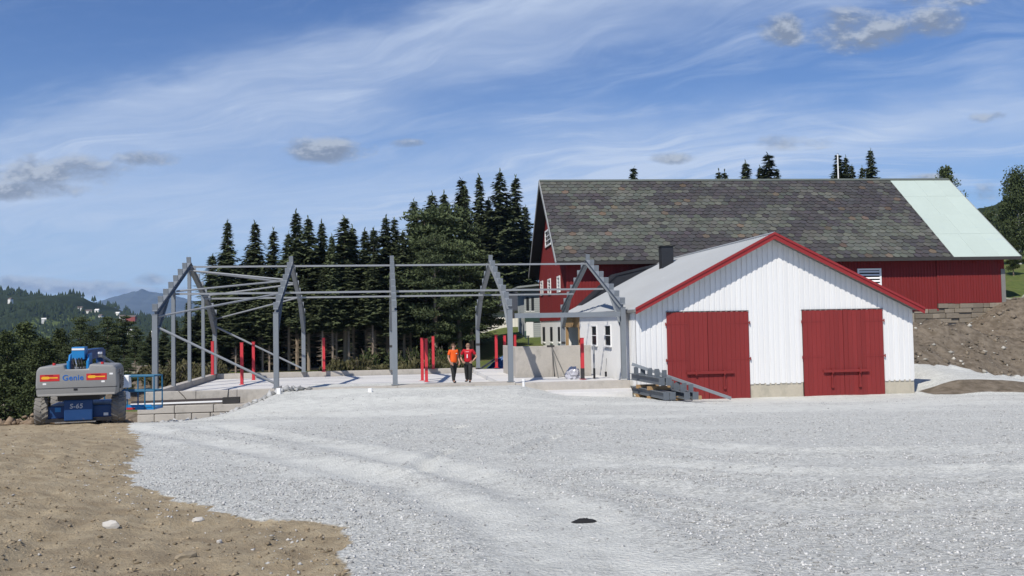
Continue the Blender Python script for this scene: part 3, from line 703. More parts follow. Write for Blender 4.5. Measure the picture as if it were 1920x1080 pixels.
    # two small windows in the side wall
    for (px0, px1, py0, py1) in ((1110, 1119.5, 612, 646), (1135, 1146, 611, 647)):
        def side(px, py):
            a, b = pix_dir(px, py); o = Vector((SX0, SY0, 0))
            den = a * SN.y - SN.x; n = (o.x - a * o.y) / den; t = o.y + SN.y * n; return n, CZ + b * t
        n1, n0 = side(px0, 630)[0], side(px1, 630)[0]; z1 = side((px0 + px1) / 2, py0)[1]; z0 = side((px0 + px1) / 2, py1)[1]
        wdo = MB().box(-0.012, -0.004, n0, n1, z0, z1).build('window', M_GLASS, s)
        f = MB(); f.box(-0.05, 0.0, n0 - .07, n0, z0 - .06, z1 + .06); f.box(-0.05, 0.0, n1, n1 + .07, z0 - .06, z1 + .06); f.box(-0.05, 0, n0, n1, z1, z1 + .06)
        f.build('frame', M_WTRIM, wdo)
        MB().box(-0.10, 0.0, n0 - .1, n1 + .1, z0 - .09, z0 - 0.03).build('sill', M_WTRIM, wdo)
        MB().box(-0.03, -0.013, n0, n1, (z0 + z1) / 2 - .02, (z0 + z1) / 2 + .02).build('glazing_bar', M_WTRIM, wdo)
    # roof: two slopes of sheet metal with low ribs
    M_ROOF = mat('old_sheet_metal_roof', (0.305, 0.32, 0.33), 0.55, 0.12, 0.6, metal=0.0, spec=0.3, bump=0.10, bscale=3, stretch=(1, 0.35, 1), dirt=((0.80, 0.82, 0.82), 1.3, 0.655, (0.7, 2.6, 1), 0.9))
    for (u0, z0, u1, z1, nm) in ((ul, zl, ua, za, 'roof_slope'), (ua, za, ur, zr_, 'roof_slope')):
        lo = MB(); lo.prism([(u0, -0.57, z0 - 0.12), (u1, -0.57, z1 - 0.12), (u1, -0.57, z1 - 0.02), (u0, -0.57, z0 - 0.02)], (0, DEP + 0.57, 0))
        ro = lo.build(nm, M_ROOF, s)
        y = -0.55; rb = MB()
        nrm = Vector((-(z1 - z0), 0, u1 - u0)).normalized()
        while y < DEP - 0.1:
            a, b = Vector((u0, y, z0 - 0.02)), Vector((u1, y, z1 - 0.02))
            rb.prism([a + Vector((0, -.03, 0)), a + Vector((0, .03, 0)), a + Vector((0, .015, 0)) + nrm * .022, a + Vector((0, -.015, 0)) + nrm * .022], b - a); y += 0.30
        q = rb.build('roof_ribs', M_ROOF, ro); q['kind'] = 'stuff'
    MB().tube([(ua, -0.59, za + 0.0), (ua, DEP, za + 0.0)], 0.07, 8).build('ridge_cap', M_ROOF, s)
    # red gable edges: deep board and a cover strip
    for (u0, z0, u1, z1) in ((ul - 0.03, zl, ua, za), (ur + 0.03, zr_, ua, za)):
        fa = MB(); fa.prism([(u0, -0.60, z0 - 0.25), (u1, -0.60, z1 - 0.27), (u1, -0.60, z1 - 0.05), (u0, -0.60, z0 - 0.05)], (0, 0.028, 0)); fo = fa.build('gable_board', M_REDF, s)
        c = MB(); c.prism([(u0, -0.64, z0 - 0.06), (u1, -0.64, z1 - 0.06), (u1, -0.64, z1 + 0.05), (u0, -0.64, z0 + 0.05)], (0, 0.12, 0)); c.build('cover_strip', M_REDF, fo)
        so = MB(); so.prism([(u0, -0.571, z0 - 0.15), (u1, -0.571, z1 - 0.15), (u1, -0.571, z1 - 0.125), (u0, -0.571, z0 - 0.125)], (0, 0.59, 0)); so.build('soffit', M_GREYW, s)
    MB().box(ur - 0.10, ur + 0.06, -0.59, DEP, zr_ - 0.14, zr_ - 0.02).build('gutter', M_REDF, s)
    MB().box(ul - 0.05, ul + 0.03, -0.3, DEP, zl - 0.16, zl - 0.05).build('gutter', M_GREYW, s)
    # chimney
    uc, zc = shed_uv(1249, 470, 12.6); 
    ch = MB().box(uc - 0.36, uc + 0.36, 12.3, 12.95, zc - 1.1, zc + 0.22).build('chimney', mat('chimney_black', (0.022, 0.023, 0.026), 0.45, 0.2, 2.0, spec=0.4), s, bevel=0.02)
    MB().box(uc - 0.42, uc + 0.42, 12.24, 13.01, zc + 0.222, zc + 0.27).build('chimney_cap', M_DARK, ch)
    # doors: two leaves each, every leaf of upright planks
    for (u0, u1, u2, zt_, zb_) in doors:
        lf = []
        for k, (a, b) in enumerate(((u0, u1 - 0.008), (u1 + 0.008, u2))):
            leaf = MB().box(a + 0.01, b - 0.01, -0.035, 0.0, zb_ + 0.03, zt_ - 0.02).build('door', M_REDB, s)
            n = 9; wv = (b - a) / n; lf.append(leaf)
            for i in range(n):
                jt, jb = r.uniform(-0.012, 0.012), r.uniform(-0.02, 0.02)
                MB().box(a + i * wv + 0.004, a + (i + 1) * wv - 0.004, -0.064 + r.uniform(-0.004, 0.004), -0.036, zb_ + jb, zt_ + jt).build('plank', M_REDB, leaf)
            for zz in (zt_ - 0.52, zt_ - 2.16):
                x0, x1 = (a - 0.05, a + 1.0) if k == 0 else (b - 1.0, b + 0.05)
                h = MB().box(x0, x1, -0.078, -0.067, zz - 0.025, zz + 0.025); e = x0 if k == 0 else x1
                h.tube([(e, -0.075, zz - 0.07), (e, -0.075, zz + 0.07)], 0.028, 8); h.build('hinge', M_REDB, leaf)
            # drop bolt
            xb = u1 - 0.62 if k == 0 else u1 + 0.72
            if not (k == 0 and u0 < 3):
                q = MB(); q.box(xb - 0.03, xb + 0.03, -0.14, -0.068, zb_ + 0.55, zb_ + 1.15); q.box(xb - 0.055, xb + 0.055, -0.15, -0.068, zb_ + 0.44, zb_ + 0.56); q.build('drop_bolt', M_REDB, leaf)
        MB().box(u1 - 1.05, u1 + 1.15, -0.185, -0.12, zb_ + 1.15, zb_ + 1.27).build('locking_bar', M_REDB, lf[0], bevel=0.006)
        hb = MB()
        for xx in (u1 - 0.62, u1 + 0.72): hb.box(xx - 0.035, xx + 0.035, -0.20, -0.068, zb_ + 1.10, zb_ + 1.32)
        hb.build('bar_bracket', M_REDB, lf[1])
        MB().box(u0 - 0.02, u2 + 0.02, -0.06, 0.0, zt_ + 0.015, zt_ + 0.045).build('door_head', M_DARK, s)
        MB().box(u0, u2, 0.005, 0.028, zb_, zt_).build('door_backing', M_DARK, s)
    # open porch behind, between shed and barn
    for (uu, yy) in ((0.12, DEP - 0.5), (0.12, WDEP + 0.6)):
        MB().box(uu - 0.09, uu + 0.09, yy - 0.09, yy + 0.09, zg, und(0) - 0.03).build('porch_post', M_WOOD, s)
    MB().box(0.03, 0.2, WDEP + 0.02, DEP - 0.1, und(0) - 0.75, und(0) - 0.03).build('porch_beam', M_WOOD, s)
    MB().box(2.5, Wd - 1, WDEP + 2.6, WDEP + 2.7, zg, und(0) - 0.1).build('porch_wall', M_WOOD, s)
    MB().box(1.2, 2.4, WDEP + 2.5, WDEP + 2.6, zg, und(0) - 0.8).build('porch_opening', M_DARK, s)
    return s
build_shed()

# ------------------------------------------------------------------ red barn with slate roof
BY = 0.088; BD = 59.0
B0 = ray_y(1043, 491, BD)                        # front left corner of the eave
BZE, BZR, BHW = B0.z, CZ + 269.0 / FPX * 1.142 * BD, 0.142 * BD
BXF = frame(B0.x, B0.y, 0, BY); BXI = BXF.inverted()
BL, BSL = 32.0, 27.2                             # roof length, slated length
def barn_pix(a, n, z):
    p = BXF @ Vector((a, n, z)); x, y, zz = p.x, p.y, p.z - CZ
    yy = y * math.cos(PITCH) + zz * math.sin(PITCH); zc = -y * math.sin(PITCH) + zz * math.cos(PITCH)
    u, v = FPX * x / yy, -FPX * zc / yy
    return 960 + u * math.cos(ROLL) + v * math.sin(ROLL), 540 - u * math.sin(ROLL) + v * math.cos(ROLL)
def barn_uv(px, py, n=0.7):
    """photo pixel -> (along, height) on the barn's front plane"""
    a, b = pix_dir(px, py); A = Vector((math.cos(BY), math.sin(BY), 0)); N = Vector((-math.sin(BY), math.cos(BY), 0))
    o = Vector((B0.x, B0.y, 0)) + N * n
    u = (o.x - a * o.y) / (a * A.y - A.x); t = o.y + A.y * u; return u, CZ + b * t
def barn_gable(px, py, u=0.75):
    a, b = pix_dir(px, py); A = Vector((math.cos(BY), math.sin(BY), 0)); N = Vector((-math.sin(BY), math.cos(BY), 0))
    o = Vector((B0.x, B0.y, 0)) + A * u
    n = (o.x - a * o.y) / (a * N.y - N.x); t = o.y + N.y * n; return n, CZ + b * t
def build_barn():
    print('BARN', B0, BZE, BZR, BHW)
    b = thing('red_barn', 'large red wooden barn with patterned slate roof and pale green sheets at one end', 'barn', BXF)
    sl = math.atan2(BZR - BZE, BHW); ct, st = math.cos(sl), math.sin(sl)
    SLEN = BHW / ct
    def rp(a, s_, h=0.0): return Vector((a, s_ * ct - h * st, BZE + s_ * st + h * ct))       # on the front slope: along, up the slope, proud
    W = 2 * BHW
    # roof decks
    d = MB(); d.hexa([rp(0.02, 0, -.16), rp(BL, 0, -.16), rp(BL, SLEN, -.16), rp(0.02, SLEN, -.16), rp(0.02, 0, -.005), rp(BL, 0, -.005), rp(BL, SLEN, -.005), rp(0.02, SLEN, -.005)])
    roof = d.build('roof', M_SOFF, b)
    def rb(a, s_, h=0.0): p = rp(a, s_, h); return Vector((p.x, W - p.y, p.z))
    d = MB(); d.hexa([rb(0.02, -0.05, -.16), rb(BL, -0.05, -.16), rb(BL, SLEN - 0.02, -.16), rb(0.02, SLEN - 0.02, -.16), rb(0.02, -0.05, 0), rb(BL, -0.05, 0), rb(BL, SLEN - .02, 0), rb(0.02, SLEN - .02, 0)])
    M_SLATE = mat('slate', (0.1, 0.1, 0.1), 0.62, 0.16, 2.5, attr='col', spec=0.35, bump=0.25, bscale=9)
    d.build('back_roof', M_SOFF, b)
    # slates: fish-scale rows; the ones that show largest are separate pieces
    r = random.Random(17); ex = 0.435; wd = 0.50; rows = int(SLEN / ex) + 1
    dark, green, rust = (0.056, 0.052, 0.052), (0.080, 0.083, 0.069), (0.105, 0.080, 0.058)
    cand = []
    for j in range(rows):
        off = (j % 2) * wd / 2
        n = int((BSL - 0.1) / wd) + 2
        for i in range(n):
            a = off + (i - 0.5) * wd + r.uniform(-0.03, 0.03)
            if a > BSL - 0.05: continue
            s_ = j * ex + r.uniform(-0.025, 0.025)
            # patches of like-coloured slate, in leaning streaks
            f = float(fbm(np.array([a * 0.34 - j * 0.12]), np.array([j * 0.42 + a * 0.05]), 71, 3)[0]) + r.uniform(-0.22, 0.22) + (0.10 if a < 8 else 0.0)
            v = r.uniform(0.82, 1.22)
            c = green if f > 0.10 else dark
            if r.random() < 0.022: c = rust
            if f > 0.30: v *= 1.22
            c = tuple(q * v * (1 + r.uniform(-.05, .05)) for q in c)
            px, py = barn_pix(*rp(a, s_)); 
            hid = (1190 < px < 1740 and py > (437 + (1452 - px) * 0.30 if px < 1452 else 437 + (px - 1452) * 0.515)) or py > 600
            cand.append((hid, rp(a, s_).y + 0.02 * a, a, s_, c, r.uniform(-.012, .012), r.uniform(0.0, 0.012)))
    def slate(mb, a, s_, tw, th):
        L = ex * 1.32; w = wd * 0.5 - 0.008; a0, a1 = max(a - w, 0.0), min(a + w, BSL)
        q = []
        prof = [(-1, L), (-1, 0.17), (-0.72, 0.05), (-0.28, 0.0), (0.28, 0.0), (0.72, 0.05), (1, 0.17), (1, L)]
        top = []
        for (k, s2) in prof:
            x = min(max(a + k * w, 0.0), BSL); h = 0.052 * (1 - s2 / L) + 0.006 + tw * k
            top.append(rp(x, min(s_ + s2, SLEN), h + th))
        bot = [p - Vector((0, -st, ct)) * 0.022 for p in top]
        n = len(top); mb.add(top + bot, [tuple(range(n))] + [(i, (i + 1) % n, n + (i + 1) % n, n + i) for i in range(n)])
        return 2 * n
    cand.sort(key=lambda q: (q[0], q[1]))
    mbj = MB(); cols = []
    for k, (hid, _, a, s_, c, tw, th) in enumerate(cand):
        if k < 300 and not hid:
            m = MB(); n = slate(m, a, s_, tw, th); me = m.mesh('slate'); set_col(me, [(*c, 1)] * n); link('slate', me, M_SLATE, roof)
        else:
            n = slate(mbj, a, s_, tw, th); cols += [(*c, 1)] * n
    me = mbj.mesh('slates'); set_col(me, cols); o = link('slate_field', me, M_SLATE, roof); o['kind'] = 'stuff'
    mb = MB(); mb.hexa([rp(0, SLEN - .22, .03), rp(BL, SLEN - .22, .03), rp(BL, SLEN + .03, .03), rp(0, SLEN + .03, .03), rp(0, SLEN - .22, .075), rp(BL, SLEN - .22, .075), rp(BL, SLEN + .03, .075), rp(0, SLEN + .03, .075)])
    mb.build('ridge_flashing', mat('ridge_metal', (0.11, 0.125, 0.11), 0.6, 0.15, 1.0, spec=0.3), roof)
    # pale green underlay sheets, laid in courses
    M_MINT = mat('mint_roof_sheet', (0.425, 0.495, 0.445), 0.75, 0.05, 0.8, spec=0.3, rand=0.025, dirt=((0.36, 0.44, 0.46), 0.7, 0.56, (0.6, 2.2, 2.2), 0.6))
    cuts = [0, 2.9, 5.5, 8.1, SLEN]
    for k in range(4):
        xs = [BSL + 0.03, BSL + 1.7 + 0.25 * (k % 2), BSL + 3.3 + 0.2 * (k % 2), BL]
        for i in range(3):
            x0, x1 = xs[i], xs[i + 1]; s0, s1 = cuts[k], cuts[k + 1]; h = 0.014 + 0.006 * (k % 2) + 0.003 * (i % 2)
            m = MB(); m.hexa([rp(x0, s0, 0), rp(x1, s0, 0), rp(x1, s1, 0), rp(x0, s1, 0), rp(x0 + .006, s0 + .006, h), rp(x1 - .006, s0 + .006, h), rp(x1 - .006, s1 - .006, h), rp(x0 + .006, s1 - .006, h)])
            m.build('roof_sheet', M_MINT, roof)
    # eaves, gable edge boards
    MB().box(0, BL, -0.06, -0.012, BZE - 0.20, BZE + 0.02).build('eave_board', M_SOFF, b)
    M_GBOARD = mat('gable_edge_board', (0.30, 0.31, 0.31), 0.8, 0.15, 1.0)
    for f in (rp, rb):
        m = MB(); m.hexa([f(-.05, -.1, -.22), f(0.0, -.1, -.22), f(0.0, SLEN, -.22), f(-.05, SLEN, -.22), f(-.05, -.1, .04), f(0.0, -.1, .04), f(0.0, SLEN, .04), f(-.05, SLEN, .04)])
        m.build('gable_board', M_GBOARD, b)
    m = MB(); m.hexa([rp(BL + .002, -.05, -.22), rp(BL + .04, -.05, -.22), rp(BL + .04, SLEN, -.22), rp(BL + .002, SLEN, -.22), rp(BL + .002, -.05, .03), rp(BL + .04, -.05, .03), rp(BL + .04, SLEN, .03), rp(BL + .002, SLEN, .03)])
    m.build('gable_board', M_GBOARD, b)
    # walls
    zt_ = lambda n: BZE + (n if n < BHW else W - n) * st / ct - 0.18
    ga = 0.75; fn = 0.75; ra = barn_uv(1884, 520)[0]; rs = barn_uv(1757, 530)[0]
    zbot = barn_uv(1500, 590)[1]; zmid = barn_uv(1735, 583)[1]; zr2 = barn_uv(1800, 568)[1]
    zf = barn_gable(1030, 601)[1]                 # top of the white storey
    print('barn walls', ra, rs, zmid, zr2, zf)
    MB().box(ga + .03, rs, fn + 0.03, fn + 0.2, zmid + 0.12, zt_(fn)).build('front_wall', M_BARN, b)
    MB().box(rs + 0.002, ra, fn - 0.02, fn + 0.2, zr2, zt_(fn)).build('front_wall', M_BARN, b)
    MB().box(rs - 3.2, rs + 0.05, fn - 0.06, fn + 0.03, zmid, zmid + 0.14).build('base_board', M_REDF, b)
    MB().prism([(ra - .2, fn, zr2), (ra - .2, W - fn, zr2), (ra - .2, W - fn, zt_(W - fn)), (ra - .2, BHW, zt_(BHW)), (ra - .2, fn, zt_(fn))], (0.2, 0, 0)).build('end_wall', M_BARN, b)
    pl = [(fn + 0.03, zf), (W - fn, zf), (W - fn, zt_(W - fn)), (BHW, zt_(BHW)), (fn + 0.03, zt_(fn))]
    MB().prism([(ga + 0.03, y, z) for y, z in pl], (0.17, 0, 0)).build('gable_wall', M_BARN, b)
    MB().box(ga + .2, ra - .2, W - fn - 0.2, W - fn, 0, zt_(fn)).build('back_wall', M_BARN, b)
    cl = MB(); x = ga + 0.03
    while x < rs - 0.05: cl.box(x, x + 0.13, fn, fn + 0.028, zmid + 0.145, zt_(fn)); x += 0.215
    q = cl.build('front_cladding', M_BARN, b); q['kind'] = 'stuff'
    cl = MB(); x = rs + 0.02; rr = random.Random(4)
    while x < ra - 0.1: cl.box(x, x + 0.14, fn - 0.05, fn - 0.022, zr2 - rr.uniform(0, .06), zt_(fn)); x += 0.20
    q = cl.build('front_cladding', M_BARN, b); q['kind'] = 'stuff'
    cl = MB(); y = fn + 0.03
    while y < W - fn - 0.1:
        yy = y + 0.065; cl.box(ga, ga + 0.028, y, y + 0.13, zf - 0.03, zt_(yy) - 0.06); y += 0.215
    q = cl.build('gable_cladding', M_BARN, b); q['kind'] = 'stuff'
    # white lower storey at the gable end
    zl0 = -1.2
    M_PLAST = mat('white_plaster', (0.82, 0.815, 0.79), 0.9, 0.06, 1.0, bump=0.2, bscale=12, spec=0.1)
    MB().box(ga + 0.06, ga + 0.3, fn + 0.06, W - fn, zl0, zf - 0.002).build('lower_wall', M_PLAST, b)
    MB().box(ga + 0.301, 9.0, fn + 0.06, fn + 0.3, zl0, zf - 0.002).build('lower_wall', M_PLAST, b)
    MB().box(9.0, ra - .2, fn + 0.04, fn + 0.34, zl0, zmid + 0.11).build('lower_wall', mat('old_masonry', (0.30, 0.275, 0.235), 0.95, 0.2, 0.8, bump=0.5, bscale=6, spec=0.1), b)
    # right-hand masonry under the boards: squared stones in courses
    M_STONE = mat('footing_stone', (0.215, 0.185, 0.145), 0.95, 0.30, 0.9, bump=0.8, bscale=5, spec=0.1, rand=0.25, dirt=((0.36, 0.30, 0.20), 1.0, 0.55, (1, 1, 1), 0.6))
    rr = random.Random(9); z = zr2 - 0.03
    for row in range(4):
        h = 0.34 + rr.uniform(-.08, .10); x = rs + 0.02 - (1.7 if row > 0 else 0)
        while x < ra - 0.25:
            w = rr.uniform(0.35, 1.3)
            MB().box(x, min(x + w, ra) - 0.02, fn - 0.10 + rr.uniform(-.07, .07), fn + 0.035, z - h + 0.012 + rr.uniform(0, .02), z - rr.uniform(0, .02)).build('foundation_stone', M_STONE, b, bevel=0.025)
            x += w
        z -= h
    MB().box(ra - 0.28, ra + 0.02, fn - 0.08, fn - 0.052, zr2, zr2 + 2.3).build('corner_sheet', M_GREYW, b)
    # windows in the gable
    def gwin(px0, px1, py0, py1, panes):
        n1, z1 = barn_gable(px0, py0); n0 = barn_gable(px1, py0)[0]; z0 = barn_gable((px0 + px1) / 2, py1)[1]; z1 = barn_gable((px0 + px1) / 2, py0)[1]
        w = MB().box(ga - 0.015, ga - 0.006, n0, n1, z0, z1).build('window', M_GLASS, b)
        f = MB(); t = 0.13
        f.box(ga - .06, ga, n0 - t, n0, z0 - t, z1 + t); f.box(ga - .06, ga, n1, n1 + t, z0 - t, z1 + t); f.box(ga - .06, ga, n0, n1, z1, z1 + t); f.box(ga - .08, ga, n0, n1, z0 - t, z0)
        f.build('frame', M_WTRIM, w)
        g = MB()
        for k in range(1, panes): zz = z0 + (z1 - z0) * k / panes; g.box(ga - .04, ga - .016, n0, n1, zz - .03, zz + .03)
        g.box(ga - .045, ga - .041, (n0 + n1) / 2 - .05, (n0 + n1) / 2 + .05, z0, z1); g.build('glazing_bar', M_WTRIM, w)
    gwin(1023, 1033, 433, 459, 3)
    gwin(1014.5, 1018, 530, 551, 4); gwin(1028, 1032.5, 526, 549, 4); gwin(1045.5, 1050, 521, 545, 4)
    for (px0, px1) in ((1017.5, 1022), (1031.5, 1036), (1046, 1050)):
        n1, z1 = barn_gable(px0, 613, 0.81); n0 = barn_gable(px1, 613, .81)[0]; z0 = barn_gable(px0, 640, .81)[1]
        w = MB().box(ga + 0.045, ga + 0.055, n0, n1, z0, z1).build('window', M_DARK, b)
        MB().box(ga - 0.02, ga + 0.055, n0 - .1, n1 + .1, z0 - .12, z0 - .01).build('sill', M_PLAST, w)
    # louvred opening in the front
    u0, z1 = barn_uv(1611, 507); u1, z0 = barn_uv(1650, 531)
    w = MB().box(u0, u1, fn - 0.012, fn - 0.004, z0 - 0.5, z1).build('louvre', M_DARK, b)
    f = MB(); f.box(u0 - .12, u0, fn - .06, fn, z0 - .5, z1 + .12); f.box(u1, u1 + .12, fn - .06, fn, z0 - .5, z1 + .12); f.box(u0, u1, fn - .06, fn, z1, z1 + .12); f.build('frame', M_WTRIM, w)
    for k in range(7):
        zz = z1 - 0.10 - k * 0.21
        m = MB(); m.hexa([(u0, fn - .075, zz - .06), (u1, fn - .075, zz - .06), (u1, fn - .02, zz), (u0, fn - .02, zz), (u0, fn - .075, zz - .045), (u1, fn - .075, zz - .045), (u1, fn - .02, zz + .05), (u0, fn - .02, zz + .05)])
        m.build('slat', M_WTRIM, w)
    return b
build_barn()

def build_connector():
    """dark pitched roof between the shed and the barn wall"""
    M = mat('tarred_roof', (0.028, 0.030, 0.036), 0.85, 0.2, 1.0, spec=0.15)
    A = [ray_y(1070, 592, 58.0), ray_y(1158, 512, 58.0), ray_y(1242, 492, 58.0)]
    c = thing('connecting_roof', 'dark tarred roof linking the white shed to the barn wall', 'roof', frame(A[0].x, A[0].y, 0, SY))
    inv = frame(A[0].x, A[0].y, 0, SY).inverted()
    pts = [inv @ p for p in A]
    right = [(pts[2].x + 3.0, 0, pts[2].z), (pts[2].x + 9, 0, pts[0].z)]
    poly = [(pts[0].x, 0, pts[0].z), (pts[1].x, 0, pts[1].z), (pts[2].x, 0, pts[2].z)] + right
    low = [(x, y, z - 0.16) for x, y, z in reversed(poly)]
    MB().prism(poly + low, (0, 2.6, 0)).build('roof_deck', M, c)
    MB().prism([(x, 0.05, z - 0.17) for x, y, z in poly] + [(pts[2].x + 8.8, 0.05, -1.0), (pts[0].x + 1.2, 0.05, -1.0), (pts[0].x + 1.2, 0.05, pts[0].z - 0.17)], (0, 0.12, 0)).build('gable_infill', M, c)
build_connector()

# ------------------------------------------------------------------ trees
def foliage_mat(name, c1, c2, rand=0.22):
    m = bpy.data.materials.new(name); m.use_nodes = True; g = NG(m.node_tree); nt = m.node_tree
    b = nt.nodes['Principled BSDF']
    a = nt.nodes.new('ShaderNodeAttribute'); a.attribute_name = 'col'; oi = nt.nodes.new('ShaderNodeObjectInfo')
    tc = nt.nodes.new('ShaderNodeTexCoord'); n = g.noise(tc.outputs['Object'], 0.9, 3, 0.6)
    k = g.sep(a.outputs['Vector'])[0]
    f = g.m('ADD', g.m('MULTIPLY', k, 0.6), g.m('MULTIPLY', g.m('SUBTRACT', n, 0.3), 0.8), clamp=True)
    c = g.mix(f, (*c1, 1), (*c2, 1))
    v = g.mapr(oi.outputs['Random'], 0, 1, 1 - rand, 1 + rand)
    c = g.mix(1.0, c, g.comb(v, g.m('MULTIPLY', v, 1.0), v), 'MULTIPLY')
    g.put(b.inputs['Base Color'], c); b.inputs['Roughness'].default_value = 0.75; b.inputs['Specular IOR Level'].default_value = 0.2
    return m
M_SPRUCE = foliage_mat('spruce_needles', (0.034, 0.047, 0.024), (0.118, 0.142, 0.064))
M_PINE = foliage_mat('pine_needles', (0.030, 0.044, 0.020), (0.105, 0.130, 0.056))
M_LEAF = foliage_mat('broad_leaves', (0.026, 0.040, 0.014), (0.080, 0.098, 0.034))
M_BIRCHL = foliage_mat('birch_leaves', (0.028, 0.045, 0.018), (0.085, 0.105, 0.040))
M_SCRUB = foliage_mat('scrub_leaves', (0.05, 0.052, 0.022), (0.13, 0.118, 0.055))
M_BARK = mat('spruce_bark', (0.29, 0.235, 0.18), 0.95, 0.25, 1.2, bump=0.3, bscale=6, stretch=(1, 1, 0.25), spec=0.1, rand=0.2)
M_BIRCH = mat('birch_bark', (0.50, 0.49, 0.46), 0.85, 0.12, 2.0, spec=0.15, dirt=((0.08, 0.075, 0.07), 3.0, 0.56, (1, 1, 3), 0.9))

def cards(C, D, U, ln, wd, r):
    """leaf-shaped quads: centre C, long axis D, across U"""
    n = len(C); ln = ln[:, None]; wd = wd[:, None]
    return np.stack([C - D * ln * 0.5, C + U * wd * 0.5 + D * ln * 0.05, C + D * ln * 0.5, C - U * wd * 0.5 + D * ln * 0.05], 1)
def unit(v): return v / (np.linalg.norm(v, axis=-1, keepdims=True) + 1e-9)
def card_mesh(name, Q, cols, m, jitter=0.0, r=None):
    n = len(Q); V = Q.reshape(-1, 3)
    me = raw_mesh(name, V, quads=np.arange(4 * n).reshape(n, 4)); set_col(me, np.repeat(np.stack([cols, cols, cols, np.ones(n)], 1), 4, axis=0))
    me.materials.append(m); return me

def spruce_mesh(seed, base=0.08, R0=0.16, levels=46, dens=1.0, lean=0.0, droop=0.35):
    """unit-height spruce (scaled when placed): whorls of drooping branches built from needle sprays"""
    r = np.random.default_rng(seed); Q, K = [], []
    H = 12.0; R_ = R0 * H; levels = int(levels * dens)
    nbr = int(levels * 13)
    tt = base + (0.99 - base) * ((np.arange(nbr) + r.random(nbr)) / nbr) ** 0.92
    for t in tt:
        rr = 1.12 * R_ * min(1.0, (1.0 - t) * 1.75 + 0.03) ** 0.85 * (0.55 + 0.45 * min(1, (t - base) / 0.12 + 0.35))
        lump = 0.92 + 0.14 * math.sin(t * 37 + seed) * math.sin(t * 17 + 2 * seed)
        for i in range(1):
            if r.random() < 0.08: continue
            ph = 6.283 * r.random(); L = max(0.14, rr * lump * (0.42 + 0.72 * r.random() ** 1.3))
            rad = np.array([math.cos(ph), math.sin(ph), 0]); tan = np.array([-math.sin(ph), math.cos(ph), 0])
            ns = max(2, int(L / 0.26))
            s = (np.arange(ns) + r.random(ns)) / ns
            dz = -droop * L * s + 0.30 * L * s * s
            P = rad[None] * (L * s)[:, None]; P[:, 2] = t * H + dz
            for side in (-1, 1, 0):
                ang = side * (0.75 + 0.3 * r.random(ns)); D = rad[None] * np.cos(ang)[:, None] + tan[None] * np.sin(ang)[:, None]
                D[:, 2] = -0.25 - 0.35 * r.random(ns) + 0.25 * s; D = unit(D)
                ln = (0.50 + 0.45 * r.random(ns)) * (0.60 + 0.5 * (1 - s)) * min(1.0, 0.40 + L / 1.5); wd = ln * (0.32 + 0.20 * r.random(ns))
                U = unit(np.cross(D, np.array([0, 0, 1.0])[None] + 0.5 * (r.random((ns, 3)) - 0.5)))
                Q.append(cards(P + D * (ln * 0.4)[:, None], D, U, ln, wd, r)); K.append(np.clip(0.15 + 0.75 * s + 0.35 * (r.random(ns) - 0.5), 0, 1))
    # leader
    ns = 10; z = H * (0.94 + 0.06 * r.random(ns)); a = r.random(ns) * 6.283
    D = unit(np.stack([np.cos(a) * .5, np.sin(a) * .5, 0.6 + r.random(ns)], 1)); U = unit(np.cross(D, r.random((ns, 3)) - 0.5))
    Q.append(cards(np.stack([0 * z, 0 * z, z], 1) + D * 0.12, D, U, np.full(ns, 0.36), np.full(ns, 0.09), r)); K.append(np.full(ns, 0.8))
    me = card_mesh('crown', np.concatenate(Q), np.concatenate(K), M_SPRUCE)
    tr = MB().tube([(0, 0, -0.3), (0.02, 0, H * 0.3), (-0.02, 0.02, H * 0.65), (0, 0, H * 0.98)], [0.15, 0.12, 0.075, 0.012], 7)
    # dead twigs on the bare lower stem
    for k in range(int(26 * base / 0.1)):
        z = H * base * (0.25 + 0.75 * r.random()); a = r.random() * 6.283; L = 0.3 + 0.6 * r.random()
        tr.tube([(0, 0, z), (math.cos(a) * L, math.sin(a) * L, z - 0.12 * L)], [0.018, 0.006], 3)
    tm = tr.mesh('trunk'); tm.materials.append(M_BARK); return me, tm

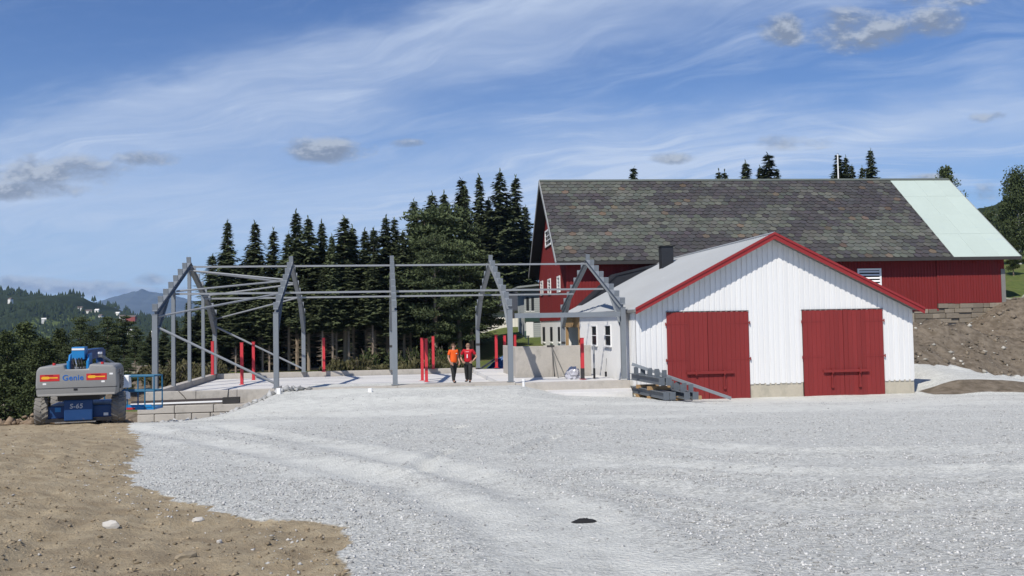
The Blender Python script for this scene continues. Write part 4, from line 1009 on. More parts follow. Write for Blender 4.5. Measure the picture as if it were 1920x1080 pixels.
def clump_tree(seed, H, crown_r, base, nl, kind, m, bark, card=0.22, per=150, tall=1.0, flat=0.6):
    """pine or broadleaf: limbs from a tapered trunk carrying clumps of leaf cards"""
    r = np.random.default_rng(seed); Q, K = [], []; tr = MB()
    tr.tube([(0, 0, -0.3), (0.05, 0.02, H * 0.35), (-0.06, 0.05, H * 0.7), (0, 0, H * 0.97)], [H * 0.018, H * 0.014, H * 0.008, 0.015], 8)
    for i in range(nl):
        t = base + (1 - base) * (i + r.random()) / nl; a = i * 2.4 + r.random(); q = (t - base) / (1 - base)
        prof = (math.sin(math.pi * min(1, 0.18 + 0.82 * q) ** 0.8) if kind != 'pine' else (1 - q) ** 0.6 * (0.55 + 0.45 * min(1, q * 4)))
        L = crown_r * (0.35 + 0.75 * r.random()) * max(0.15, prof)
        z0 = H * t; e = np.array([math.cos(a) * L, math.sin(a) * L, z0 + (0.25 * L if kind != 'pine' else 0.08 * L)])
        tr.tube([(0, 0, z0 - 0.2 * L), (e[0] * .5, e[1] * .5, z0 + 0.05 * L), tuple(e)], [0.03 + 0.012 * L, 0.025, 0.008], 4)
        nc = 2 + int(L / 0.8)
        for c in range(nc):
            f = 0.35 + 0.65 * (c + r.random()) / nc; cen = np.array([e[0] * f, e[1] * f, z0 + (e[2] - z0) * f]) + (r.random(3) - 0.5) * 0.5
            sr = (0.45 + 0.5 * r.random()) * (0.5 + 0.5 * crown_r / 2.2)
            n = int(per * (0.6 + 0.8 * r.random())); d = unit(r.normal(size=(n, 3))); rad = sr * r.random(n) ** 0.45
            P = cen[None] + d * rad[:, None] * np.array([1.25, 1.25, flat])[None]
            if kind == 'birch': P[:, 2] -= np.abs(r.normal(size=n)) * 0.5
            D = unit(d * 0.7 + r.normal(size=(n, 3)) * 0.6 + (np.array([0, 0, -0.9]) if kind == 'birch' else np.array([0, 0, 0.25]))[None])
            U = unit(np.cross(D, r.normal(size=(n, 3)))); ln = card * (0.7 + 0.7 * r.random(n))
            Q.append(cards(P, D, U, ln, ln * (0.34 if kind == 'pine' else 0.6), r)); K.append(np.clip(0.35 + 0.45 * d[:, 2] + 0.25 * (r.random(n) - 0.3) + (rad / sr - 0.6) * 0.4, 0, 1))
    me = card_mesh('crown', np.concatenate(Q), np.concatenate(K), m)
    tm = tr.mesh('trunk'); tm.materials.append(bark); return me, tm

SPR = {'full': [(spruce_mesh(1, 0.05, 0.165), 12.0), (spruce_mesh(2, 0.06, 0.145, 50), 12.0), (spruce_mesh(7, 0.04, 0.19, 42), 12.0)],
       'bare': [(spruce_mesh(3, 0.34, 0.165, 38), 12.0), (spruce_mesh(4, 0.42, 0.18, 32), 12.0), (spruce_mesh(5, 0.30, 0.15, 38), 12.0)],
       'thin': [(spruce_mesh(6, 0.12, 0.125, 44, 0.9), 12.0), (spruce_mesh(8, 0.10, 0.135, 42, 0.9, 0, 0.45), 12.0)],
       'pine': [(clump_tree(21, 11.0, 3.0, 0.16, 26, 'pine', M_PINE, M_BARK, 0.30, 130, flat=0.30), 11.0), (clump_tree(22, 10.0, 2.6, 0.28, 22, 'pine', M_PINE, M_BARK, 0.30, 130, flat=0.30), 10.0)],
       'leaf': [(clump_tree(31, 9.0, 2.8, 0.14, 24, 'leaf', M_LEAF, M_BARK, 0.24, 130, flat=0.8), 9.0), (clump_tree(32, 8.0, 2.3, 0.18, 20, 'leaf', M_LEAF, M_BARK, 0.24, 130, flat=0.8), 8.0)],
       'birch': [(clump_tree(41, 9.0, 2.6, 0.22, 26, 'birch', M_BIRCHL, M_BIRCH, 0.20, 170, flat=0.9), 9.0)]}
NAMES = {'full': 'spruce_tree', 'bare': 'spruce_tree', 'thin': 'spruce_tree', 'pine': 'pine_tree', 'leaf': 'leafy_tree', 'birch': 'birch_tree'}
CATS = {'spruce_tree': 'spruce', 'pine_tree': 'pine', 'leafy_tree': 'tree', 'birch_tree': 'birch'}
tree_rng = random.Random(99)
def tree(kind, x, y, ztop, label, group=None, wide=1.0, v=None, z0=None):
    (cm, tm), H0 = SPR[kind][v if v is not None else tree_rng.randrange(len(SPR[kind]))]
    zb = tz(x, y) if z0 is None else z0
    h = max(ztop - zb, 1.5); s = h / H0; w = s * wide * tree_rng.uniform(0.92, 1.08)
    nm = NAMES[kind]
    o = thing(nm, label, CATS[nm], Matrix.Translation((x, y, zb)) @ Matrix.Rotation(tree_rng.uniform(0, 6.28), 4, 'Z') @ Matrix.Diagonal((w, w, s, 1)), group)
    link('crown', cm, None, o); link('trunk', tm, None, o)
    return o
def tree_px(kind, px, pyt, Y, label, group=None, wide=1.0, v=None):
    p = ray_y(px, pyt, Y); return tree(kind, p.x, p.y, p.z, label, group, wide, v)

def build_forest():
    G1 = 'forest edge behind the steel frame'
    # the tips that stand out against the sky, left to right along the edge
    for (x, y, Y, k, w, lb) in ((427, 414, 66, 'full', 1.0, 'full dark spruce at the open outer end of the forest edge'), (478, 416, 67, 'full', 1.05, 'full dark spruce second from the open end of the forest edge'), (512, 430, 70, 'thin', 1.1, 'small slim spruce tip third from the open end of the forest edge')):
        tree_px(k, x, y, Y, lb, G1, w)
    L_mid = 'tall dark spruce with bare lower trunk in the row behind the steel frame'
    for (x, y, Y, k, w) in ((555, 396, 68, 'bare', 1.0), (577, 407, 65, 'bare', 1.0), (603, 415, 66, 'bare', .9), (645, 406, 64, 'bare', 1.15), (661, 424, 66, 'bare', .9), (684, 430, 68, 'bare', 1.0),
                            (700, 428, 64, 'bare', 1.0), (724, 405, 66, 'bare', .95), (740, 408, 68, 'thin', 1.0), (622, 440, 62, 'bare', .8), (540, 436, 64, 'bare', .9), (755, 432, 64, 'bare', .9)):
        tree_px(k, x, y, Y, L_mid, G1, w)
    L_r = 'very tall dark spruce at the high end of the forest edge beside the barn'
    for (x, y, Y, k, w) in ((776, 374, 74, 'full', .9), (810, 362, 76, 'full', .9), (832, 360, 75, 'full', .9), (865, 334, 76, 'thin', 1.15), (872, 350, 73, 'full', .8), (898, 329, 100, 'full', .85), (966, 331, 104, 'thin', 1.2), (950, 375, 99, 'full', .9), (985, 385, 102, 'full', .9), (915, 372, 101, 'full', .9)):
        tree_px(k, x, y, Y, L_r, G1, w)
    tree_px('full', 937, 319, 98, 'tallest dark spruce of the forest edge rising close to the barn gable', G1, .95)
    L_p = 'broad dark pine with layered spreading crown in the forest edge'
    for (x, y, Y, w) in ((795, 392, 66, 1.25), (842, 386, 67, 1.25), (880, 420, 68, 1.0), (815, 440, 63.5, 1.1), (860, 455, 64.5, 1.15)):
        tree_px('pine', x, y, Y, L_p, G1, w, 0)
    # shaded rows behind, closing the view
    L_b = 'dark spruce filling the shaded inside of the forest behind the frame'
    r = random.Random(8)
    for k in range(34):
        x = 395 + 600 * (k + r.random() * .8) / 34; Y = r.uniform(74, 92) if x < 880 else r.uniform(101, 116)
        y = np.interp(x, [395, 540, 760, 870, 1000], [470, 455, 445, 400, 420]) + r.uniform(0, 60)
        tree_px('full', x, y, Y, L_b, G1, 1.25)
    for k in range(13):
        x = 395 + 470 * (k + r.random() * .8) / 13
        tree_px('bare', x, np.interp(x, [395, 1000], [510, 470]) + r.uniform(-10, 40), r.uniform(61.5, 63.5) if x < 760 else r.uniform(66, 69), 'shorter thin spruce with grey bare stem at the foot of the forest edge', G1, 1.0)
    # low green growth at the foot on the left
    for (x, y) in ((330, 600), (352, 566), (372, 574), (395, 560), (418, 548), (446, 560), (470, 575), (496, 560), (308, 612), (282, 620), (520, 585)):
        tree_px('full' if x != 352 else 'thin', x, y, r.uniform(64, 76), 'bushy young spruce below the gable end of the frame', G1, 1.25)
    # trees in the valley to the left
    G2 = 'trees on the slope below the lift'
    for (x, y, Y, k, w) in ((12, 628, 60, 'leaf', 1.1), (46, 612, 64, 'leaf', 1.1), (82, 640, 56, 'leaf', 1.2), (112, 622, 70, 'leaf', 1.0), (20, 690, 50, 'leaf', 1.3), (64, 706, 47, 'leaf', 1.2), (-25, 640, 55, 'leaf', 1.2)):
        tree_px(k, x, y, Y, 'olive green leafy tree on the slope beside the lift', G2, w)
    for (x, y, Y, k, w) in ((150, 594, 84, 'pine', 1.15), (172, 612, 72, 'pine', 1.1), (202, 594, 74, 'pine', 1.2), (232, 592, 76, 'pine', 1.3), (254, 612, 66, 'pine', 1.1), (186, 640, 60, 'pine', 1.2), (215, 650, 57, 'pine', 1.2), (268, 640, 62, 'pine', 1.1), (128, 650, 62, 'pine', 1.2), (240, 672, 54, 'pine', 1.2), (160, 680, 52, 'pine', 1.2)):
        tree_px(k, x, y, Y, 'dark spreading pine on the slope behind the lift', G2, w)
    for k in range(20):
        x = -60 + 380 * (k + r.random() * .8) / 20; Y = r.uniform(88, 135)
        tree_px('full', x, r.uniform(612, 660), Y, 'distant dark spruce low in the valley beyond the slope', G2, 1.4)
    # behind the barn ridge
    G3 = 'spruce tops showing above the barn ridge'
    for (x, y, Y, k, w) in ((1188, 312, 105, 'thin', 1.0), (1348, 320, 118, 'thin', 1.0), (1359, 321, 120, 'thin', 1.0), (1398, 303, 100, 'full', 1.0), (1425, 312, 108, 'full', 1.0), (1440, 287, 100, 'thin', 1.3), (1456, 318, 110, 'full', .8)):
        tree_px(k, x, y, Y, 'small spruce tip just showing above the slated part of the ridge', G3, w)
    for (x, y, Y, k, w) in ((1571, 288, 92, 'thin', 1.25), (1586, 293, 95, 'full', .8), (1597, 308, 93, 'full', .8), (1632, 279, 90, 'full', .8), (1616, 312, 96, 'full', .8)):
        tree_px(k, x, y, Y, 'dark spruce top above the ridge near the white pole', G3, w)
    tree_px('leaf', 1773, 321, 96, 'little tree top peeping over the pale green roof end', G3, .8)
    # right edge
    tree_px('birch', 1906, 318, 82, 'tall weeping birch with pale trunk beyond the barn end', None, 0.95)
    tree_px('birch', 1960, 350, 90, 'smaller weeping birch beside the tall birch beyond the barn end', None, 1.0)
    tree_px('leaf', 1898, 452, 72, 'round green bush on the lawn beyond the barn corner', None, 1.0, 1)
    G4 = 'trees on the hillside behind the birches'
    for k in range(16):
        x = 1800 + 190 * (k + r.random()) / 16
        tree_px('full', x, np.interp(x, [1800, 1850, 1990], [425, 398, 380]) + r.uniform(0, 26), r.uniform(150, 210), 'small dark spruce on the hillside behind the birch', G4, 1.3)
build_forest()

def scrub(name, px, py, Y, w, h, label, m, cat, seed):
    r = np.random.default_rng(seed); p = ray_y(px, py, Y); n = 420
    d = unit(r.normal(size=(n, 3))); d[:, 2] = np.abs(d[:, 2]); rad = r.random(n) ** 0.5
    P = np.stack([d[:, 0] * rad * w / 2, d[:, 1] * rad * w / 2 * .7, d[:, 2] * rad * h], 1)
    D = unit(np.stack([d[:, 0] * .5, d[:, 1] * .5, 0.6 + r.random(n)], 1) + 0.5 * r.normal(size=(n, 3))); U = unit(np.cross(D, r.normal(size=(n, 3))))
    ln = 0.16 + 0.22 * r.random(n)
    o = thing(name, label, cat, Matrix.Translation((p.x, p.y, tz(p.x, p.y) - 0.05)), 'scrub along the foot of the forest')
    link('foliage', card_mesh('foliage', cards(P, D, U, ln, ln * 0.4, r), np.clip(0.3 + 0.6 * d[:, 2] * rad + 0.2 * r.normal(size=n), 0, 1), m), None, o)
    s = MB()
    for k in range(7):
        a = r.random() * 6.28; s.tube([(0, 0, 0), (math.cos(a) * w * .3, math.sin(a) * w * .2, h * (0.6 + 0.4 * r.random()))], [0.02, 0.006], 3)
    s.build('stem', M_BARK, o)
def build_scrub():
    r = random.Random(12)
    for k in range(15):
        px = 615 + 260 * (k + r.random() * .7) / 15
        scrub('bush', px, 660, r.uniform(57.5, 61), r.uniform(1.2, 2.4), r.uniform(0.4, 1.1), 'dry brownish bush at the foot of the forest behind the slab', M_SCRUB, 'bush', 200 + k)
    for k in range(5):
        scrub('bush', 700 + 40 * k + r.uniform(-10, 10), 660, r.uniform(60, 62), 1.6, 1.6, 'fresh green bush growing among the dry scrub behind the slab', M_LEAF, 'bush', 240 + k)
    for k in range(9):
        scrub('bush', 285 + 17 * k + r.uniform(-6, 6), 700, r.uniform(54, 60), 2.2, r.uniform(0.9, 1.5), 'rust brown bush on the slope seen between the gable posts', M_SCRUB, 'bush', 260 + k)
build_scrub()

# ------------------------------------------------------------------ hills, mountain, far farms
def ridge_mesh(name, pts, D, depth, zbase, m, seed, rough, nx=260, ny=40):
    """terrain ridge whose skyline passes through photo points pts at distance D; it slopes toward the viewer"""
    px = np.array([p[0] for p in pts], float); xs = np.linspace(px[0], px[-1], nx)
    ys = np.interp(xs, px, [p[1] for p in pts]); X = np.zeros((ny, nx)); Y = X.copy(); Z = X.copy()
    for j in range(ny):
        t = j / (ny - 1)
        for i in range(nx):
            a, b = pix_dir(xs[i], ys[i]); top = CZ + b * D
            d = D - depth * (1 - t) if t < 0.85 else D + depth * (t - 0.85) * 3
            f = (t / 0.85) if t < 0.85 else 1 - (t - 0.85) / 0.15
            f = f * f * (3 - 2 * f)
            X[j, i] = a * D + (a * d - a * D) * 0.6; Y[j, i] = d; Z[j, i] = zbase + (top - zbase) * f
    env = np.clip((Z - zbase) / 40, 0, 1)
    Z += rough * env * fbm(X / (rough * 9), Y / (rough * 9), seed, 5) + 0.25 * rough * env * fbm(X / rough, Y / rough, seed + 9, 3)
    i = (np.arange(ny - 1)[:, None] * nx + np.arange(nx - 1)[None, :]).ravel()
    me = raw_mesh(name, np.stack([X.ravel(), Y.ravel(), Z.ravel()], 1), quads=np.stack([i, i + 1, i + nx + 1, i + nx], 1))
    struct(name, me, m); return X, Y, Z
def hill_mat(name, wood, field, bare, th, sc, thb=0.66):
    m = bpy.data.materials.new(name); m.use_nodes = True; g = NG(m.node_tree); b = m.node_tree.nodes['Principled BSDF']
    tc = m.node_tree.nodes.new('ShaderNodeTexCoord'); P = tc.outputs['Object']
    n1 = g.noise(g.vmul(P, (1, 0.55, 2.0)), sc, 3, 0.5); n2 = g.noise(P, sc * 6, 5, 0.6); n3 = g.noise(g.vadd(P, (500, 200, 0)), sc * 1.4, 3, 0.5)
    c = g.mix(g.ss(0.3, 0.7, n2), (*[q * .7 for q in wood], 1), (*[q * 1.25 for q in wood], 1))
    c = g.mix(g.m('MULTIPLY', g.ss(th, th + 0.03, n1), g.ss(36, 24, g.sep(P)[2])), c, (*field, 1)); c = g.mix(g.ss(thb, thb + 0.03, n3), c, (*bare, 1))
    g.put(b.inputs['Base Color'], c); b.inputs['Roughness'].default_value = 1.0; b.inputs['Specular IOR Level'].default_value = 0.0
    return m
def build_far():
    MH = hill_mat('wooded_hill', (0.030, 0.042, 0.022), (0.105, 0.135, 0.045), (0.14, 0.105, 0.07), 0.535, 0.0055)
    X, Y, Z = ridge_mesh('hill', [(-260, 540), (0, 557), (40, 555), (100, 564), (150, 566), (182, 563), (205, 570), (225, 584), (260, 591), (300, 598), (420, 600), (700, 600), (1000, 595)], 1500, 950, -32, MH, 5, 9.0)
    # wood on the hill: thousands of small tree shapes, one mass
    r = np.random.default_rng(77); n = 12000; j = r.integers(0, X.shape[0] - 5, n); i = r.integers(0, int(X.shape[1] * .62), n)
    f = fbm(X[j, i] * 0.006, Z[j, i] * 0.02 + Y[j, i] * 0.004, 88, 2); k = f > -0.14; j, i = j[k], i[k]; n = len(i)
    C = np.stack([X[j, i] + 6 * r.normal(size=n), Y[j, i] + 10 * r.normal(size=n), Z[j, i] - 1], 1); h = (4.5 + 5 * r.random(n)) * (0.35 + C[:, 1] / 1900); w = h * (0.24 + 0.16 * r.random(n))
    ang = np.arange(5) * 2 * math.pi / 5
    V = np.zeros((n, 6, 3)); V[:, :5, 0] = C[:, None, 0] + w[:, None] * np.cos(ang)[None]; V[:, :5, 1] = C[:, None, 1] + w[:, None] * np.sin(ang)[None]; V[:, :5, 2] = C[:, None, 2]; V[:, 5] = C; V[:, 5, 2] += h
    F = np.array([(q, (q + 1) % 5, 5) for q in range(5)])
    me = raw_mesh('hill_wood', V.reshape(-1, 3), tris=(F[None] + 6 * np.arange(n)[:, None, None]).reshape(-1, 3))
    o = link('hill_wood', me, mat('far_wood', (0.026, 0.038, 0.020), 1.0, 0.3, 0.02, spec=0.0)); tag(o, 'dark wood covering the far hillsides', 'wood', kind='stuff')
    MM = hill_mat('far_mountain', (0.055, 0.065, 0.07), (0.07, 0.08, 0.08), (0.11, 0.11, 0.11), 0.55, 0.0010, 0.60)
    ridge_mesh('mountain', [(150, 606), (205, 568), (232, 561), (255, 555), (272, 550), (283, 549), (289, 546), (297, 549), (303, 552), (312, 555), (322, 553), (332, 556), (345, 562), (372, 566), (420, 578), (520, 596), (700, 606)], 8000, 2600, -40, MM, 15, 30.0, 200, 30)
    MR = hill_mat('right_hill', (0.030, 0.042, 0.022), (0.05, 0.07, 0.03), (0.06, 0.06, 0.04), 0.7, 0.01, 0.8)
    ridge_mesh('wooded_hill', [(1500, 440), (1700, 425), (1830, 398), (1860, 386), (1900, 380), (1960, 372), (2300, 350)], 420, 150, 0, MR, 25, 5.0, 120, 24)
    # valley floor meadow showing left of the frame
    # farm houses on the hillside
    G = 'farmhouses on the far hillside'
    MW, MRf, MRd = mat('far_white', (0.72, 0.70, 0.66), 0.9, 0.05, 1.0), mat('far_roof', (0.14, 0.11, 0.10), 0.9, 0.1, 1.0), mat('far_red', (0.25, 0.06, 0.045), 0.9, 0.1, 1.0)
    rr = random.Random(31)
    for q, (px, py, w, red) in enumerate(((48, 571, 9, 0), (104, 574, 9, 0), (132, 592, 12, 1), (118, 593, 10, 1), (160, 594, 9, 0), (172, 586, 12, 0), (188, 592, 14, 0), (203, 590, 9, 0), (212, 601, 9, 0), (251, 602, 12, 0), (268, 604, 24, 1), (240, 595, 9, 0), (272, 625, 9, 0), (271, 632, 14, 0), (111, 608, 9, 0), (320, 596, 14, 0), (313, 632, 12, 0))):
        a, b = pix_dir(px, py)
        # meet the hill along this ray
        best = np.argmin(np.abs(X / Y - a) * 300 + np.abs((Z - CZ) / Y - b) * 3000 + (Y / 1500) * 0.2)
        c = np.array([X.ravel()[best], Y.ravel()[best], Z.ravel()[best]]); s = w / 9.0; k9 = 7.5 * c[1] / FPX / 9.0
        h = thing('farmhouse', 'tiny white farmhouse on the far hillside' if not red else 'tiny farmhouse with red walls on the far hillside', 'house', Matrix.Translation((a * c[1], c[1] - 34, c[2] + 3.5)) @ Matrix.Rotation(rr.uniform(-.5, .5), 4, 'Z') @ Matrix.Diagonal((k9, k9, k9, 1)), G)
        MB().box(-4.5 * s, 4.5 * s, -3.5, 3.5, -6, 4.2).build('wall', MRd if red else MW, h)
        MB().prism([(-4.8 * s, -4, 4.2), (-4.8 * s, 4, 4.2), (-4.8 * s, 0, 7.2)], (9.6 * s, 0, 0)).build('roof', MRf if rr.random() < .6 else MW, h)
build_far()

# ------------------------------------------------------------------ neighbouring buildings behind
def build_neighbours():
    # low white garage behind the trees
    P = ray_y(896, 617, 92); z0 = P.z
    g = thing('garage', 'low white garage with dark grey roof behind the lawn', 'garage', frame(P.x, P.y, 0, 0.06)); w = 9.5
    MG = mat('garage_white', (0.72, 0.70, 0.64), 0.8, 0.05, 1.0); MGr = mat('grey_metal_roof', (0.055, 0.06, 0.07), 0.6, 0.1, 0.5, spec=0.3)
    MB().box(0, w, 0, 7, z0 - 1.0, z0 + 1.9).build('wall', MG, g)
    bd = MB(); x = 0.02
    while x < w - 0.1: bd.box(x, x + 0.14, -0.03, -0.002, z0 - 0.2, z0 + 1.88); x += 0.28
    q = bd.build('boards', MG, g); q['kind'] = 'stuff'
    MB().hexa([(-.3, -.5, z0 + 1.75), (w + .3, -.5, z0 + 1.75), (w + .3, 4.2, z0 + 3.75), (-.3, 4.2, z0 + 3.75), (-.3, -.5, z0 + 1.9), (w + .3, -.5, z0 + 1.9), (w + .3, 4.2, z0 + 3.9), (-.3, 4.2, z0 + 3.9)]).build('roof', MGr, g)
    MB().hexa([(-.3, 8, z0 + 1.75), (w + .3, 8, z0 + 1.75), (w + .3, 4.21, z0 + 3.75), (-.3, 4.21, z0 + 3.75), (-.3, 8, z0 + 1.9), (w + .3, 8, z0 + 1.9), (w + .3, 4.21, z0 + 3.9), (-.3, 4.21, z0 + 3.9)]).build('roof', MGr, g)
    # grey house just past the barn gable
    P = ray_y(986, 640, 80); z0 = P.z
    h = thing('grey_house', 'pale grey house with green steps partly hidden behind the barn', 'house', frame(P.x, P.y, 0, BY))
    MHs = mat('grey_siding', (0.42, 0.45, 0.45), 0.8, 0.08, 1.0); MHg = mat('green_paint', (0.05, 0.10, 0.085), 0.6, 0.1, 1.0)
    MB().box(0, 8, 0.6, 7, z0 - 0.6, z0 + 4.9).build('wall', MHs, h)
    bd = MB(); z = z0 + 0.1
    while z < z0 + 4.8: bd.box(-.03, 8, 0.565, 0.598, z, z + 0.13); z += 0.17
    q = bd.build('siding', MHs, h); q['kind'] = 'stuff'
    MB().hexa([(-.7, -.2, z0 + 4.7), (8.5, -.2, z0 + 5.6), (8.5, 8, z0 + 5.6), (-.7, 8, z0 + 4.7), (-.7, -.2, z0 + 4.85), (8.5, -.2, z0 + 5.75), (8.5, 8, z0 + 5.75), (-.7, 8, z0 + 4.85)]).build('roof', M_GBOARD2(), h)
    for (x0, zz) in ((0.15, 2.7), (0.6, 2.7)):
        w = MB().box(x0, x0 + 0.24, 0.545, 0.56, z0 + zz, z0 + zz + 1.2).build('window', M_GLASS, h)
        MB().box(x0 - 0.05, x0 + 0.29, 0.53, 0.56, z0 + zz - .1, z0 + zz - .02).build('sill', M_WTRIM, w)
    MB().box(0.1, 0.75, 0.50, 0.56, z0 + 0.3, z0 + 1.7).build('door', M_WTRIM, h)
    for k in range(5):
        MB().box(-0.05, 1.6, -0.9 + 0.22 * k, -0.70 + 0.22 * k, z0 - 0.4 + 0.14 * k, z0 - 0.33 + 0.14 * k).build('step', MHg, h)
    st = MB()
    for k in range(5): st.box(-0.10, -0.05, -0.9 + 0.25 * k, -0.85 + 0.25 * k, z0 - 0.4, z0 + 0.9)
    st.build('baluster', MHg, h)
    rl = MB()
    for k in range(7): rl.box(-0.05, 1.3, 0.46, 0.50, z0 + 1.75 + k * 0.09, z0 + 1.80 + k * 0.09)
    rl.build('awning_slat', MHg, h)
    # white pole behind the barn
    p = ray_y(1570.5, 292, 84); o = thing('flagpole', 'slim white pole rising above the barn ridge', 'pole', Matrix.Translation((p.x, p.y, tz(p.x, p.y))))
    hh = p.z - tz(p.x, p.y); MB().tube([(0, 0, 0), (0, 0, hh)], [0.08, 0.06], 8).build('mast', M_WTRIM, o); MB().tube([(0, 0, hh), (0, 0, hh + .12)], [0.09, 0.03], 8).build('finial', M_WTRIM, o)
def M_GBOARD2(): return mat('house_roof', (0.26, 0.28, 0.28), 0.7, 0.1, 1.0)
build_neighbours()

# ------------------------------------------------------------------ boom lift
def build_lift():
    P = ray_y(140, 793, 29.0); z0 = tz(-13.9, 29.6) 
    xf = frame(-13.93, 29.0, z0, 0.30)
    L = thing('boom_lift', 'blue and grey boom lift with big treaded tyres parked on the brown soil', 'boom lift', xf)
    M_CW = mat('counterweight_grey', (0.23, 0.23, 0.225), 0.5, 0.06, 1.5, spec=0.4, bump=0.04, bscale=50, dirt=((0.30, 0.28, 0.24), 2.0, 0.6, (1, 1, 1), 0.4))
    M_BLUE = mat('machine_blue', (0.012, 0.19, 0.47), 0.4, 0.08, 2.0, spec=0.45)
    M_NAVY = mat('chassis_blue', (0.008, 0.050, 0.165), 0.5, 0.12, 2.0, spec=0.4, dirt=((0.20, 0.17, 0.13), 2.5, 0.62, (1, 1, 1), 0.6))
    M_RUB = mat('tyre_rubber', (0.20, 0.19, 0.175), 0.95, 0.2, 3.0, spec=0.1, dirt=((0.30, 0.27, 0.22), 3.0, 0.5, (1, 1, 1), 0.8))
    M_HUB = mat('wheel_hub', (0.03, 0.06, 0.12), 0.6, 0.1, 2.0)
    M_HOSE = mat('hose', (0.02, 0.02, 0.022), 0.5, 0.1, 4.0); M_CHR = mat('chrome_rod', (0.55, 0.56, 0.57), 0.25, 0.05, 3.0, metal=0.9)
    M_DECR = mat('decal_red', (0.50, 0.03, 0.03), 0.5, 0.04, 3.0); M_DECY = mat('decal_yellow', (0.75, 0.42, 0.03), 0.5, 0.04, 3.0); M_DECB = mat('decal_blue', (0.015, 0.12, 0.42), 0.5, 0.04, 3.0)
    M_DECDR = mat('decal_dark_red', (0.20, 0.01, 0.012), 0.5, 0.04, 3.0)
    # turntable cover with the boom notch
    def taper(pr, y0, y1, sc):
        a = [Vector((x, y0, z)) for x, z in pr]; b = [Vector((x * sc, y1, z)) for x, z in pr]; return a, b
    pr = [(-1.16, 0.96), (1.16, 0.96), (1.19, 1.30), (1.17, 1.78), (1.08, 1.90), (0.37, 1.955), (0.34, 1.80), (-0.34, 1.80), (-0.37, 1.955), (-1.08, 1.90), (-1.17, 1.78), (-1.19, 1.30)]
    m = MB(); n = len(pr); m.prism([(x, 0.0, z) for x, z in pr], (0, 2.0, 0))
    cw = m.build('counterweight', M_CW, L, bevel=0.055, seg=3, smooth=False)
    for p in cw.data.polygons: p.use_smooth = True
    MB().box(-1.196, 1.196, -0.006, 0.05, 1.205, 1.222).build('seam', M_HOSE, cw)
    MB().box(1.17, 1.20, 0.9, 1.12, 1.1, 1.55).build('vent', M_HOSE, cw)
    MB().box(-0.09, 0.02, -0.012, 0.01, 1.13, 1.19).build('tow_bracket', M_HOSE, cw)
    for (a, b, c) in ((-1.06, -0.50, 1.545), (0.28, 0.88, 1.545)):
        d = MB().box(a, b, -0.006, 0.0, c - 0.105, c + 0.105).build('decal', M_DECR, cw)
        t = MB(); t.prism([(a + 0.03, -0.009, c), (a + 0.07, -0.009, c - 0.04), (a + 0.24, -0.009, c - 0.04), (a + 0.28, -0.009, c - 0.012), (b - 0.05, -0.009, c - 0.02), (b - 0.05, -0.009, c + 0.022), (a + 0.28, -0.009, c + 0.018), (a + 0.24, -0.009, c + 0.045), (a + 0.07, -0.009, c + 0.045)], (0, 0.004, 0))
        t.build('decal_mark', M_DECY, d)
        MB().box(a + 0.14, b - 0.18, -0.0095, -0.006, c + 0.062, c + 0.088).build('decal_line', M_DECDR, d)
    tm = text_mesh('Genie', 0.245, 0.003, 0.0, 1.06, 0.004); link('lettering', tm, M_DECB, cw, Matrix.Translation((-0.11, -0.004, 1.53)) @ Matrix.Rotation(math.pi / 2, 4, 'X'))
    # covers: panel gaps, bumper, stickers, side grille
    for z in (1.62,): MB().box(1.186, 1.199, 0.12, 1.9, z, z + 0.012).build('panel_gap', M_HOSE, cw)
    for y in (0.55, 1.35): MB().box(1.186, 1.199, y, y + 0.012, 1.0, 1.75).build('panel_gap', M_HOSE, cw)
    MB().box(-1.12, 1.12, -0.012, 0.03, 0.965, 1.03).build('bumper', mat('bumper_grey', (0.30, 0.295, 0.28), 0.6, 0.1, 2.0), cw, bevel=0.012)
    for (a, c) in ((-0.98, 1.33), (0.72, 1.36), (0.96, 1.60)): MB().box(a, a + 0.10, -0.004, 0.0, c, c + 0.055).build('sticker', M_WTRIM, cw)
    for k in range(5): MB().box(1.188, 1.199, 1.5, 1.8, 1.15 + k * 0.07, 1.18 + k * 0.07).build('grille_slat', M_HOSE, cw)
    for x in (-0.72, 0.70):
        MB().tube([(x, 0.4, 1.90), (x, 0.4, 2.0)], [0.05, 0.045], 10).build('beacon', M_DECR, L)
    # boom: rear box, pivot plates, hoses, telescopic arm forward
    bo = MB().box(-0.19, 0.19, 0.25, 0.9, 2.10, 2.50).build('boom', M_BLUE, L, bevel=0.015)
    MB().box(-0.185, 0.185, 0.235, 0.249, 2.40, 2.46).build('reflector', M_WTRIM, bo)
    MB().box(-0.15, 0.15, 0.9, 5.2, 2.05, 2.38).build('boom_section', M_NAVY, bo, bevel=0.01)
    MB().box(-0.12, 0.12, 5.2, 5.9, 1.2, 2.30).build('boom_head', M_NAVY, bo, bevel=0.01)
    for x in (-0.30, 0.26):
        MB().prism([(x, 0.25, 1.55), (x, 1.2, 1.55), (x, 1.0, 2.30), (x, 0.45, 2.25), (x, 0.25, 2.0)], (0.05, 0, 0)).build('pivot_plate', M_BLUE, L)
    for x in (-0.27, 0.30): MB().tube([(x, 0.2, 1.80), (x, 0.2, 2.06)], 0.055, 10).build('pin', M_BLUE, L)
    for k, x in enumerate((-0.13, -0.05, 0.04, 0.12)):
        MB().tube([(x, 0.16, 1.78), (x + 0.03, 0.10, 1.95), (x - 0.02, 0.2, 2.12), (x, 0.4, 2.2)], 0.022, 6).build('hose', M_HOSE if k != 1 else M_CHR, L)
    MB().tube([(0.42, 1.6, 2.22), (0.55, 1.6, 2.22)], 0.10, 10).build('cylinder_end', M_CHR, L)
    MB().tube([(0.48, 1.6, 2.20), (0.86, 2.2, 1.86)], 0.05, 8).build('lift_cylinder', M_GALV, L)
